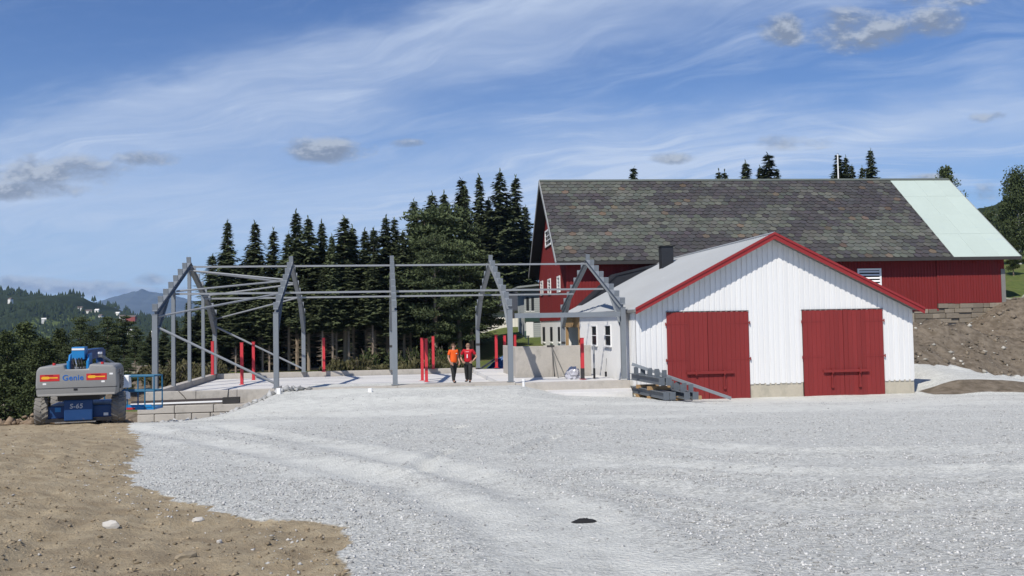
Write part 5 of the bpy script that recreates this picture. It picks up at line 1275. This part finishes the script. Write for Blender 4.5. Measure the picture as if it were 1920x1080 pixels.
    # turntable neck and chassis
    MB().box(-0.62, 0.62, 0.35, 1.9, 0.78, 0.97).build('turntable', M_HOSE, L, bevel=0.02)
    ch = MB().box(-0.98, 0.98, 0.55, 3.2, 0.20, 0.60).build('chassis', M_NAVY, L, bevel=0.03)
    MB().box(-0.42, 0.42, 0.30, 0.549, 0.14, 0.80).build('rear_cover', M_NAVY, ch, bevel=0.03)
    MB().box(-0.98, 0.98, 0.42, 0.548, 0.10, 0.20).build('axle', M_HOSE, ch)
    MB().box(-0.70, 0.5, 0.36, 0.44, 0.07, 0.11).build('step', M_CHR, ch)
    lt = text_mesh('S-65', 0.21, 0.003, 0.12, 1.05, 0.003); link('lettering', lt, mat('decal_pale', (0.45, 0.48, 0.52), 0.5, 0.05, 3.0), ch, Matrix.Translation((-0.06, 0.296, 0.60)) @ Matrix.Rotation(math.pi / 2, 4, 'X'))
    MB().box(-0.72, -0.55, 0.54, 0.549, 0.42, 0.56).build('marker', M_BLUE, ch)
    MB().box(0.72, 0.86, 0.54, 0.549, 0.25, 0.34).build('marker', M_WTRIM, ch)
    # wheels with chevron treads
    tyre = MB(); rim = MB(); rad, hw = 0.44, 0.20
    prof = [(-hw, rad * .62), (-hw, rad * .86), (-hw * .8, rad * .96), (hw * .8, rad * .96), (hw, rad * .86), (hw, rad * .62)]
    N = 28; o = 0; vs_, fs_ = [], []
    for k in range(N):
        t = 2 * math.pi * k / N
        for (x, q) in prof: vs_.append((x, math.cos(t) * q, math.sin(t) * q))
    for k in range(N):
        for i in range(len(prof)):
            a, b = k * 6 + i, k * 6 + (i + 1) % 6; c, d = ((k + 1) % N) * 6 + i, ((k + 1) % N) * 6 + (i + 1) % 6; fs_.append((a, b, d, c))
    tyre.add(vs_, fs_); tme = tyre.mesh('tyre'); tme.materials.append(M_RUB)
    lug = MB(); n = 15
    for k in range(n):
        for sd in (-1, 1):
            t0 = 2 * math.pi * (k + (0.5 if sd > 0 else 0)) / n
            def pt(x, dt, q): return (x, math.cos(t0 + dt) * q, math.sin(t0 + dt) * q)
            x0, x1 = 0.01 * sd, hw * 1.02 * sd
            lug.hexa([pt(x0, 0.17, rad * .93), pt(x1, -0.12, rad * .90), pt(x1, 0.04, rad * .90), pt(x0, 0.33, rad * .93), pt(x0, 0.19, rad * 1.03), pt(x1, -0.10, rad * 1.0), pt(x1, 0.02, rad * 1.0), pt(x0, 0.31, rad * 1.03)])
    lme = lug.mesh('tread'); lme.materials.append(M_RUB)
    rme = MB().tube([(-0.12, 0, 0), (0.12, 0, 0)], rad * .64, 20).mesh('rim'); rme.materials.append(M_HUB)
    hme = MB().tube([(-0.19, 0, 0), (0.19, 0, 0)], [0.11, 0.11], 12).mesh('hub'); hme.materials.append(M_BLUE)
    for (x, y, st) in ((-1.14, 0.85, 0.06), (1.14, 0.85, 0.06), (-1.0, 2.9, 0.0), (0.92, 2.9, 0.0)):
        w = link('wheel', tme, None, L, Matrix.Translation((x, y, rad)) @ Matrix.Rotation(st, 4, 'Z') @ Matrix.Rotation(random.random(), 4, 'X'))
        link('tread', lme, None, w); link('rim', rme, None, w); link('hub', hme, None, w)
    # work platform hanging forward and low
    inv = xf.inverted()
    A = inv @ ray_y(196, 765, 34.6); Bp = inv @ ray_y(289, 765, 34.6); zt = (inv @ ray_y(289, 705, 34.6)).z; zm = (inv @ ray_y(289, 733, 34.6)).z; zb = (inv @ ray_y(289, 768, 34.6)).z
    ux = (Bp - A); ux.z = 0; wl_ = ux.length; ux.normalize(); uy = Vector((-ux.y, ux.x, 0)); o = Vector((A.x, A.y, 0))
    def q(a, b, z): p = o + ux * a + uy * b; return (p.x, p.y, z)
    fl = MB().hexa([q(0, 0, zb), q(wl_, 0, zb), q(wl_, .8, zb), q(0, .8, zb), q(0, 0, zb + .09), q(wl_, 0, zb + .09), q(wl_, .8, zb + .09), q(0, .8, zb + .09)]).build('platform', M_BLUE, L)
    M_RAIL = mat('rail_blue', (0.015, 0.12, 0.22), 0.45, 0.08, 2.0, spec=0.4)
    for z in (zt, zm):
        MB().tube([q(0, 0, z), q(wl_, 0, z), q(wl_, .8, z), q(0, .8, z), q(0, 0, z)], 0.032, 6, False).build('rail', M_RAIL, fl)
    for (a, b) in ((0, 0), (wl_ * .46, 0), (wl_ - .35, 0), (wl_, 0), (wl_, .8), (0, .8), (wl_ * .5, .8)):
        MB().tube([q(a, b, zb), q(a, b, zt)], 0.03, 6).build('upright', M_RAIL, fl)
    MB().hexa([q(wl_ * .42, -.02, zb + .10), q(wl_ * .95, -.02, zb + .10), q(wl_ * .95, 0, zb + .10), q(wl_ * .42, 0, zb + .10), q(wl_ * .42, -.02, zb + .20), q(wl_ * .95, -.02, zb + .20), q(wl_ * .95, 0, zb + .20), q(wl_ * .42, 0, zb + .20)]).build('toe_board', M_BLUE, fl)
    MB().hexa([q(wl_ * .45, -.03, zb + .02), q(wl_ * .62, -.03, zb + .02), q(wl_ * .62, -.022, zb + .02), q(wl_ * .45, -.022, zb + .02), q(wl_ * .45, -.03, zb + .09), q(wl_ * .62, -.03, zb + .09), q(wl_ * .62, -.022, zb + .09), q(wl_ * .45, -.022, zb + .09)]).build('decal', M_DECR, fl)
    for (a, za, zc) in ((wl_ * .30, zt - .42, zt + .05), (wl_ * .28, zt - .85, zt - .55)):
        MB().hexa([q(a, -.12, za), q(a + .42, -.12, za), q(a + .42, .15, za), q(a, .15, za), q(a, -.1, zc), q(a + .40, -.1, zc), q(a + .40, .13, zc), q(a, .13, zc)]).build('control_box', M_WTRIM, fl, bevel=0.04)
    a0 = Vector(q(wl_ * .3, .4, zb + .6)); MB().tube([(0, 5.6, 1.4), ((a0.x) * .5, (5.6 + a0.y) * .5, 1.1), tuple(a0)], 0.07, 8).build('jib', M_NAVY, L)
build_lift()

# ------------------------------------------------------------------ loose things around the site
def ground_box(name, px, py, w, d, h, label, cat, m, zoff=0.0, yaw=0.0, Zguess=-0.3):
    p = ray_z(px, py, Zguess)
    for _ in range(8): p = ray_z(px, py, tz(p.x, p.y))
    o = MB().box(-w / 2, w / 2, -d / 2, d / 2, 0, h).build(name, m, None, bevel=min(w, d, h) * 0.12)
    o.matrix_world = frame(p.x, p.y, p.z + zoff - 0.01, yaw); return tag(o, label, cat)
def build_loose():
    # dark beam with a white strip lying on the block course
    p, q = fp(-0.75, -0.72, -0.44), fp(3.55, -0.72, -0.40)
    o = thing('wrapped_beam', 'long dark beam with a white strip lying along the concrete block course', 'beam', Matrix.Translation(p))
    e = q - p
    MB().beam((0, 0, 0), e, 0.22, 0.20).build('beam_body', mat('dark_beam', (0.060, 0.050, 0.048), 0.6, 0.15, 1.0), o)
    MB().beam(Vector((0, -0.122, -0.025)), e * 0.86 + Vector((0, -0.122, -0.025)), 0.016, 0.07).build('white_strip', M_WTRIM, o)
    MB().beam(e * 0.86 + Vector((0, -0.02, 0.0)), e * 1.02 + Vector((0, -0.02, 0.0)), 0.27, 0.25).build('end_wrap', M_SOFF, o)
    # cables hanging over the front panels
    for (n0, a0, a1) in (('thin black cable hanging slantwise over the concrete panel next to the corner', 1.05, 1.42), ('thin black cable hanging straight down the middle front panel', 3.1, 3.06)):
        c = MB().tube([fp(a0, -0.1, 0.03), fp(a0, -0.335, 0.01), fp((a0 + a1) / 2, -0.345, -0.18), fp(a1, -0.345, -0.42)], 0.014, 5).build('cable', M_HOSE2, None); tag(c, n0, 'cable')
    # steel stack by the shed
    M_S2 = mat('dark_grey_steel', (0.115, 0.130, 0.145), 0.5, 0.10, 1.5, spec=0.45)
    G = 'primed beams stacked on timber by the red doors'
    def member(p, q, label, cl=4, w=0.22, h=0.28):
        p, q = Vector(p), Vector(q); o = thing('steel_beam', label, 'beam', Matrix.Translation(p), G); e = q - p
        MB().ibeam((0, 0, 0), e, w, h, (0, 0, 1), 0.02, 0.014).build('section', M_S2, o)
        d = e.normalized(); sd = d.cross(Vector((0, 0, 1))).normalized()
        MB().beam(e - d * 0.001, e + d * 0.016, w + 0.04, h + 0.04).build('end_plate', M_S2, o)
        for k in range(cl):
            c = d * (0.5 + k * (e.length - 0.9) / max(1, cl - 1)) + Vector((0, 0, h / 2))
            MB().beam(c, c + Vector((0, 0, 0.30)), 0.20, 0.05, d).build('cleat', M_S2, o)
        return o
    zg = tz(6.2, 38.5)
    low, hi = zg + 0.15, zg + 0.72
    for k in range(2):
        dx = Vector((0.27 * k, 0.07 * k, 0))
        member(Vector((5.30, 40.55, low + 0.16)) + dx, Vector((6.22, 37.15, low + 0.10)) + dx, 'grey beam at the bottom of the double stack, %s' % ('outer side' if k == 0 else 'inner side'), 0)
    for k in range(2):
        dx = Vector((0.30 * k, 0.07 * k, 0))
        member(Vector((5.26, 40.5, hi + 0.16)) + dx, Vector((6.10, 37.5, hi + 0.10)) + dx, 'grey beam with upright cleats on top of the stack, %s' % ('outer side' if k == 0 else 'inner side'), 4)
    for k in range(2):
        dx = Vector((0.36 * k, 0.05 * k, 0))
        member(Vector((6.35, 39.9, low + 0.14)) + dx, Vector((7.08, 37.25, low + 0.08)) + dx, 'grey beam in the low pair beside the red door, %s' % ('near the stack' if k == 0 else 'far from the stack'), 4)
    for i, (x, y, z, L, lb) in enumerate(((5.85, 38.55, zg, 1.0, 'timber bearer under the front of the stack'), (5.55, 39.8, zg, 1.0, 'timber bearer under the back of the stack'), (5.86, 38.5, zg + 0.43, .9, 'upper timber bearer at the front between the stacked beams'), (5.56, 39.7, zg + 0.43, .9, 'upper timber bearer at the back between the stacked beams'), (7.0, 38.1, zg, 1.0, 'timber bearer under the low pair of beams'), (6.75, 39.2, zg, 1.0, 'timber bearer at the back of the low pair of beams'))):
        o = MB().box(-.22, L - .1, -0.06, 0.06, -0.03, 0.13).build('timber_bearer', M_WOOD, None, bevel=0.006); o.matrix_world = frame(x, y, z + (0.02 if i < 2 or i > 3 else 0.0), 0.22); tag(o, lb, 'timber')
    p, q = ray_y(1185, 682.5, 39.3), ray_y(1371, 747, 38.3)
    o = MB().beam(p, q, 0.13, 0.13).build('steel_tube', M_STEEL, None, bevel=0.012); tag(o, 'long square grey tube leaning from the beam stack down to the gravel', 'tube')
    # small white things near the sill
    ground_box('white_box', 523, 738.5, 0.16, 0.16, 0.24, 'small white block at the foot of the braced bay column', 'block', M_WTRIM, Zguess=-0.1)
    ground_box('white_box', 694, 736, 0.16, 0.14, 0.18, 'small white block on the gravel before the open bay', 'block', M_WTRIM, Zguess=-0.1)
    p = ray_z(982, 724, -0.12); o = thing('pipe_stub', 'short white plastic pipe stub sticking up by the concrete pad', 'pipe', Matrix.Translation((p.x, p.y, tz(p.x, p.y) - 0.02)))
    MB().tube([(0, 0, 0), (0, 0, 0.26)], 0.06, 12).build('pipe', M_WTRIM, o); MB().tube([(0, 0, 0.26), (0, 0, 0.36)], 0.075, 12).build('socket', M_WTRIM, o)
    p = ray_z(790, 741, -0.3); zz = tz(p.x, p.y)
    o = MB().box(0, 2.6, -.05, .05, -0.02, 0.035).build('buried_plank', mat('pale_plank', (0.50, 0.49, 0.46), 0.9, 0.12, 2.0), None); o.matrix_world = frame(p.x, p.y, zz + 0.01, 0.05); tag(o, 'long pale plank half sunk in the gravel before the sill', 'plank')
    # black rag on the gravel
    h = plane_hit(1095, 976); r = np.random.default_rng(4); n = 14; V, F = [], []
    for j in range(6):
        for i in range(n):
            t = 2 * math.pi * i / n; q = j / 5; e = 0.095 * q * (1 + 0.35 * math.sin(2 * t + 1) + 0.22 * r.random())
            V.append((math.cos(t) * e, 0.75 * math.sin(t) * e, 0.030 * (1 - q * q) * (0.7 + 0.6 * r.random())))
    for j in range(5):
        for i in range(n): F.append((j * n + i, j * n + (i + 1) % n, (j + 1) * n + (i + 1) % n, (j + 1) * n + i))
    m = MB().add(V, F); o = m.build('black_rag', mat('black_cloth', (0.018, 0.018, 0.019), 0.9, 0.2, 8.0, bump=0.3, bscale=40), None, smooth=True)
    o.matrix_world = frame(h[0], h[1], tz(*h) + 0.008, 0.1); tag(o, 'crumpled black rag lying alone on the gravel', 'rag')
    # stones that stand out on the soil
    for k, (px, py, sx, sy, sz, lb) in enumerate(((208, 997, .085, .04, .055, 'pale flat stone standing on edge in the brown soil'), (372, 977, .06, .04, .03, 'whitish rounded stone on the soil near the gravel edge'), (350, 1045, .09, .05, .04, 'brown flat stone casting a dark shadow on the soil'), (411, 1012, .03, .025, .02, 'small white pebble on the soil'))):
        h = plane_hit(px, py); rr = np.random.default_rng(300 + k); bm = bmesh.new(); bmesh.ops.create_icosphere(bm, subdivisions=2, radius=1.0)
        for v in bm.verts:
            f = 1 + 0.35 * (rr.random() - 0.5); v.co = Vector((v.co.x * sx * f, v.co.y * sy * f, v.co.z * sz * f))
        me = bpy.data.meshes.new('stone'); bm.to_mesh(me); bm.free(); o = link('stone', me, mat('pale_stone', (0.48, 0.46, 0.42), 0.9, 0.12, 6.0) if k != 2 else MATS['soil_clod_plain'])
        o.matrix_world = frame(h[0], h[1], tz(*h) + sz * .5, 0.4 * k); tag(o, lb, 'stone')
    # tripod stand and wrapped bundle by the concrete wall
    def bay(px, py, z): return ray_z(px, py, z)
    b0, b1, b2 = bay(1061, 708, -.08), bay(1047, 709, -.08), bay(1040, 706, -.08); top = ray_y(1035, 651, b0.y - 0.2)
    o = thing('tripod', 'slim leaning tripod stand before the concrete wall', 'tripod', Matrix.Translation(b0))
    for k, b in enumerate((b0, b1, b2)): MB().tube([top - b0, b - b0], [0.028, 0.034], 6).build('leg', M_GREYW, o)
    MB().beam(top - b0 + Vector((-.25, 0, .05)), top - b0 + Vector((.12, 0, .05)), 0.12, 0.10).build('head', M_SOFF, o)
    c = bay(1074, 711, -.08); r = np.random.default_rng(9); bm = bmesh.new(); bmesh.ops.create_icosphere(bm, subdivisions=3, radius=1.0)
    for v in bm.verts:
        f = 1 + 0.5 * (r.random() - 0.5); v.co = Vector((v.co.x * 0.33 * f, v.co.y * 0.26 * f, max(-.05, v.co.z * 0.36 * f + 0.22)))
    me = bpy.data.meshes.new('wrapped_bundle'); bm.to_mesh(me); bm.free(); o = link('wrapped_bundle', me, mat('clear_wrap', (0.42, 0.42, 0.46), 0.25, 0.3, 4.0, spec=0.6)); o.location = c; tag(o, 'crumpled plastic wrapped bundle on the slab before the concrete wall', 'bundle')
    # blue tarpaulin heap and ramp behind the back upstand
    r = np.random.default_rng(19); c = ray_y(940, 690, 58.5); zt = tz(c.x, c.y); N = 26; V, F = [], []
    for j in range(N):
        for i in range(N):
            x, y = i / (N - 1) * 2 - 1, j / (N - 1) * 2 - 1; q = max(abs(x), abs(y))
            V.append((x * 0.95, y * 0.8, max(0, (1 - q ** 3)) * 1.15 * (0.65 + 0.45 * x) + 0.10 * r.random()))
    for j in range(N - 1):
        for i in range(N - 1): F.append((j * N + i, j * N + i + 1, (j + 1) * N + i + 1, (j + 1) * N + i))
    o = MB().add(V, F).build('tarpaulin_heap', mat('blue_tarpaulin', (0.012, 0.07, 0.21), 0.35, 0.4, 3.0, spec=0.5), None); o.location = (c.x, c.y, zt); tag(o, 'crumpled blue tarpaulin heap behind the back upstand', 'tarpaulin')
    p, q = ray_y(903, 690, 57.6), ray_y(936, 668, 57.6); o = MB().beam(p, q, 1.2, 0.10).build('ramp_board', mat('dark_ramp', (0.035, 0.042, 0.055), 0.6, 0.1, 1.0), None); tag(o, 'dark sloping board leaning beside the blue tarpaulin', 'board')
    c = ray_y(977, 642, 74); zt = tz(c.x, c.y); o = thing('garden_table', 'dark garden table on the lawn before the grey house', 'table', Matrix.Translation((c.x, c.y, zt)))
    MT = mat('dark_green_wood', (0.02, 0.035, 0.045), 0.6, 0.1, 2.0); MB().box(-.7, .7, -.4, .4, .68, .74).build('tabletop', MT, o)
    for (x, y) in ((-.6, -.3), (.6, -.3), (-.6, .3), (.6, .3)): MB().box(x - .04, x + .04, y - .04, y + .04, 0, .68).build('leg', MT, o)
M_HOSE2 = mat('black_cable', (0.02, 0.02, 0.02), 0.6, 0.1, 4.0)
mat('soil_clod_plain', (0.26, 0.215, 0.15), 0.97, 0.2, 6.0)
build_loose()

# ------------------------------------------------------------------ the two workers
def skin_mesh(name, verts, edges, radii, root, sub=2):
    me = bpy.data.meshes.new(name); me.from_pydata(verts, edges, [])
    o = bpy.data.objects.new(name, me); COL.objects.link(o)
    md = o.modifiers.new('skin', 'SKIN'); md.use_smooth_shade = True
    sv = me.skin_vertices[0].data
    for i, rr in enumerate(radii): sv[i].radius = rr if isinstance(rr, tuple) else (rr, rr)
    sv[root].use_root = True
    if sub: s = o.modifiers.new('sub', 'SUBSURF'); s.levels = sub; s.render_levels = sub
    dg = bpy.context.evaluated_depsgraph_get(); dg.update()
    out = bpy.data.meshes.new_from_object(o.evaluated_get(dg)); out.name = name
    bpy.data.objects.remove(o); bpy.data.meshes.remove(me)
    out.polygons.foreach_set('use_smooth', [True] * len(out.polygons)); return out
class Skel:
    def __init__(s): s.v, s.e, s.r = [], [], []
    def add(s, p, r, prev=None):
        s.v.append(tuple(p)); s.r.append(r)
        if prev is not None: s.e.append((prev, len(s.v) - 1))
        return len(s.v) - 1
    def chain(s, pts, prev=None):
        for p, r in pts: prev = s.add(p, r, prev)
        return prev
M_SKIN = mat('skin', (0.42, 0.24, 0.17), 0.6, 0.06, 6.0, spec=0.3)
def build_person(px, py, label, head_turn, shirt, hair_m, pants, swing, arm, number, yaw=0.0, girth=1.0):
    """1.79 m figure facing the camera (local -y is forward)"""
    P = ray_z(px, py, -0.02); o = thing('person', label, 'person', frame(P.x, P.y, -0.02, yaw) @ Matrix.Diagonal((girth, girth, 1.0, 1.0)))
    ht = 1.79
    hip, kn, an = 0.93, 0.50, 0.09
    J = {}
    for s, nm in ((-1, 'L'), (1, 'R')):
        f = swing if s < 0 else -swing
        J['hip' + nm] = Vector((s * 0.095, 0, hip - 0.03)); J['kn' + nm] = Vector((s * 0.105, -0.10 * f - 0.015, kn)); J['an' + nm] = Vector((s * 0.10, -0.19 * f + 0.03, an)); J['toe' + nm] = J['an' + nm] + Vector((s * 0.03, -0.17, -0.055))
        J['sh' + nm] = Vector((s * 0.185, 0.01, 1.455))
        J['el' + nm] = Vector((s * arm[0], arm[1], 1.17)); J['wr' + nm] = Vector((s * (arm[2] + 0.04), arm[3] - 0.03, arm[4] - 0.03))
    b = Skel()
    pel = b.add((0, 0, 0.97), (0.155, 0.115)); be = b.add((0, -0.005, 1.10), (0.145, 0.115), pel); ch = b.add((0, 0.0, 1.30), (0.165, 0.12), be); up = b.add((0, 0.01, 1.43), (0.12, 0.085), ch)
    nk = b.add((0, 0.005, 1.50), 0.058, up); sk = b.add((0.0, -0.01, 1.575), 0.06, nk); hd = b.add((0, 0.0, 1.66), (0.083, 0.098), sk); b.add((0, 0.005, 1.735), (0.062, 0.072), hd)
    for nm, s in (('L', -1), ('R', 1)):
        h = b.chain([(J['hip' + nm], 0.092), (J['hip' + nm].lerp(J['kn' + nm], .5), 0.078), (J['kn' + nm], 0.058), (J['kn' + nm].lerp(J['an' + nm], .35), 0.057), (J['an' + nm], 0.040), (J['toe' + nm], 0.036)], pel)
        b.chain([(J['sh' + nm], 0.066), (J['sh' + nm].lerp(J['el' + nm], .5), 0.050), (J['el' + nm], 0.041), (J['el' + nm].lerp(J['wr' + nm], .4), 0.041), (J['wr' + nm], 0.028)], up)
    body = link('body', skin_mesh('body', b.v, b.e, b.r, pel), M_SKIN, o)
    # hands: palm and five fingers curled against the belt
    for nm, s in (('L', -1), ('R', 1)):
        w = J['wr' + nm]; d = (w - J['el' + nm]).normalized(); inn = Vector((-s, -0.2, 0)); fw = (d * 0.75 + inn * 0.45).normalized(); sd = fw.cross(Vector((0, -1, 0.2))).normalized()
        hnd = Skel(); r0 = hnd.add(w - d * 0.01, (0.026, 0.018)); pm = hnd.add(w + fw * 0.05, (0.036, 0.015), r0); kp = hnd.add(w + fw * 0.085, (0.034, 0.013), pm)
        link('hand', skin_mesh('hand', hnd.v, hnd.e, hnd.r, r0, 1), M_SKIN, body)
        for k in range(5):
            fg = Skel(); c = w + fw * (0.085 if k else 0.03) + sd * (0.028 - 0.019 * (k - 1) if k else 0.034); ln = (0.055, 0.072, 0.080, 0.074, 0.058)[k]; fd = (fw + (sd * 0.9 if k == 0 else sd * 0.0)).normalized(); cu = (inn * 0.5 + Vector((0, 0.5, -0.3))).normalized()
            a0 = fg.add(c - fd * 0.02, 0.0095); a1 = fg.add(c + fd * ln * .45, 0.009, a0); a2 = fg.add(c + fd * ln * .75 + cu * ln * .25, 0.0085, a1); fg.add(c + fd * ln * .85 + cu * ln * .55, 0.0075, a2)
            link('finger', skin_mesh('finger', fg.v, fg.e, fg.r, a0, 1), M_SKIN, body)
    # shirt
    t = Skel(); a = t.add((0, 0, 0.90), (0.192, 0.150)); c0 = t.add((0, -0.005, 1.0), (0.186, 0.148), a); c1 = t.add((0, -0.01, 1.12), (0.176, 0.145), c0); c2 = t.add((0, 0.0, 1.30), (0.182, 0.138), c1); c3 = t.add((0, 0.01, 1.43), (0.135, 0.098), c2); t.add((0, 0.008, 1.485), (0.075, 0.068), c3)
    for nm, s in (('L', -1), ('R', 1)):
        t.chain([(J['sh' + nm], 0.080), (J['sh' + nm].lerp(J['el' + nm], .45), 0.072), (J['sh' + nm].lerp(J['el' + nm], .72), 0.070)], c3)
    sh = link('shirt', skin_mesh('shirt', t.v, t.e, t.r, a), shirt, o)
    if number:
        tm = text_mesh('1', 0.23, 0.002, 0, 1, 0.006); link('number', tm, M_WTRIM, sh, Matrix.Translation((0.0, -0.176, 1.19)) @ Matrix.Rotation(math.pi / 2 - 0.05, 4, 'X'))
        MB().box(-0.07, 0.07, -0.150, -0.145, 1.392, 1.404).build('chest_print', M_WTRIM, sh)
    else:
        MB().box(0.05, 0.12, -0.150, -0.146, 1.32, 1.35).build('chest_print', M_WTRIM, sh)
    # trousers and boots
    t = Skel(); a = t.add((0, 0, 0.99), (0.165, 0.125)); a2 = t.add((0, 0, 0.91), (0.172, 0.135), a)
    for nm, s in (('L', -1), ('R', 1)):
        t.chain([(J['hip' + nm] + Vector((0, 0, -.08)), 0.108), (J['hip' + nm].lerp(J['kn' + nm], .5), 0.104), (J['kn' + nm], 0.088), (J['kn' + nm].lerp(J['an' + nm], .5), 0.084), (J['an' + nm] + Vector((0, 0, -.01)), 0.080)], a2)
    link('trousers', skin_mesh('trousers', t.v, t.e, t.r, a), pants, o)
    for nm in ('L', 'R'):
        t = Skel(); q = J['an' + nm]; a = t.add(q + Vector((0, .03, .02)), 0.056); m_ = t.add(q + Vector((0, -.04, -.045)), (0.052, 0.04), a); t.add(J['toe' + nm] + Vector((0, -.04, .005)), (0.046, 0.034), m_)
        link('boot', skin_mesh('boot', t.v, t.e, t.r, a, 2), M_DARK, o)
    # hair cap, beard shadow, face
    turn = Matrix.Translation((0, 0, 1.66)) @ Matrix.Rotation(head_turn, 4, 'Z') @ Matrix.Translation((0, 0, -1.66))
    bm = bmesh.new(); bmesh.ops.create_uvsphere(bm, u_segments=20, v_segments=14, radius=1.0)
    for v in list(bm.verts):
        v.co = Vector((v.co.x * 0.092, v.co.y * 0.108 + 0.012, v.co.z * 0.105 + 1.685))
    bmesh.ops.delete(bm, geom=[v for v in bm.verts if v.co.z < 1.69 - (v.co.y > 0) * 0.07 and not (v.co.y > 0.03 and v.co.z > 1.60)], context='VERTS')
    me = bpy.data.meshes.new('hair'); bm.to_mesh(me); bm.free(); link('hair', me, hair_m, o, turn)
    f = MB().prism([(-.012, -.09, 1.645), (.012, -.09, 1.645), (0, -.09, 1.69)], (0, -.028, -0.006)); f.build('nose', M_SKIN, body, xf=turn)
    e = MB()
    for x in (-.032, .032): e.box(x - .011, x + .011, -.1, -.088, 1.672, 1.682)
    e.build('eye', M_DARK, body, xf=turn); MB().box(-.024, .024, -.094, -.082, 1.608, 1.614).build('mouth', mat('lips', (0.25, 0.09, 0.08), 0.6, 0.05, 5.0), body, xf=turn)
    for x in (-1, 1): MB().box(x * .084 - .008, x * .084 + .008, -.01, .03, 1.635, 1.69).build('ear', M_SKIN, body, xf=turn)
M_ORANGE = mat('orange_shirt', (0.78, 0.115, 0.02), 0.8, 0.08, 4.0, bump=0.2, bscale=10, spec=0.15); M_JERSEY = mat('red_jersey', (0.42, 0.012, 0.022), 0.7, 0.08, 4.0, bump=0.2, bscale=10, spec=0.2)
M_PANTS = mat('dark_work_trousers', (0.030, 0.031, 0.030), 0.9, 0.2, 5.0, bump=0.3, bscale=12, spec=0.1); M_HAIR = mat('brown_hair', (0.09, 0.05, 0.028), 0.7, 0.2, 20.0); M_HAIR2 = mat('short_fair_hair', (0.26, 0.16, 0.10), 0.7, 0.15, 20.0)
build_person(851, 717.5, 'person in orange shirt and dark trousers looking to the side on the sill', 0.75, M_ORANGE, M_HAIR, M_PANTS, 1.15, (0.26, 0.05, 0.20, -0.14, 0.93), False, 0.55, 0.97)
build_person(878.5, 716.5, 'person in red jersey with white number and dark trousers facing the yard', 0.0, M_JERSEY, M_HAIR2, M_PANTS, -0.85, (0.36, 0.07, 0.19, -0.09, 1.00), True, -0.18, 1.08)

# ------------------------------------------------------------------ air
def build_haze():
    o = MB().box(-5200, 5200, -450, 10500, -60, 420).build('haze', None); o['kind'] = 'stuff'; tag(o, 'pale bluish summer haze over the valley', 'haze', kind='stuff')
    m = bpy.data.materials.new('haze_air'); m.use_nodes = True; nt = m.node_tree; nt.nodes.clear()
    out = nt.nodes.new('ShaderNodeOutputMaterial'); v = nt.nodes.new('ShaderNodeVolumePrincipled')
    v.inputs['Color'].default_value = (0.45, 0.66, 1.0, 1); v.inputs['Density'].default_value = 0.00007; v.inputs['Anisotropy'].default_value = 0.0
    nt.links.new(v.outputs[0], out.inputs['Volume']); o.data.materials.append(m)
build_haze()
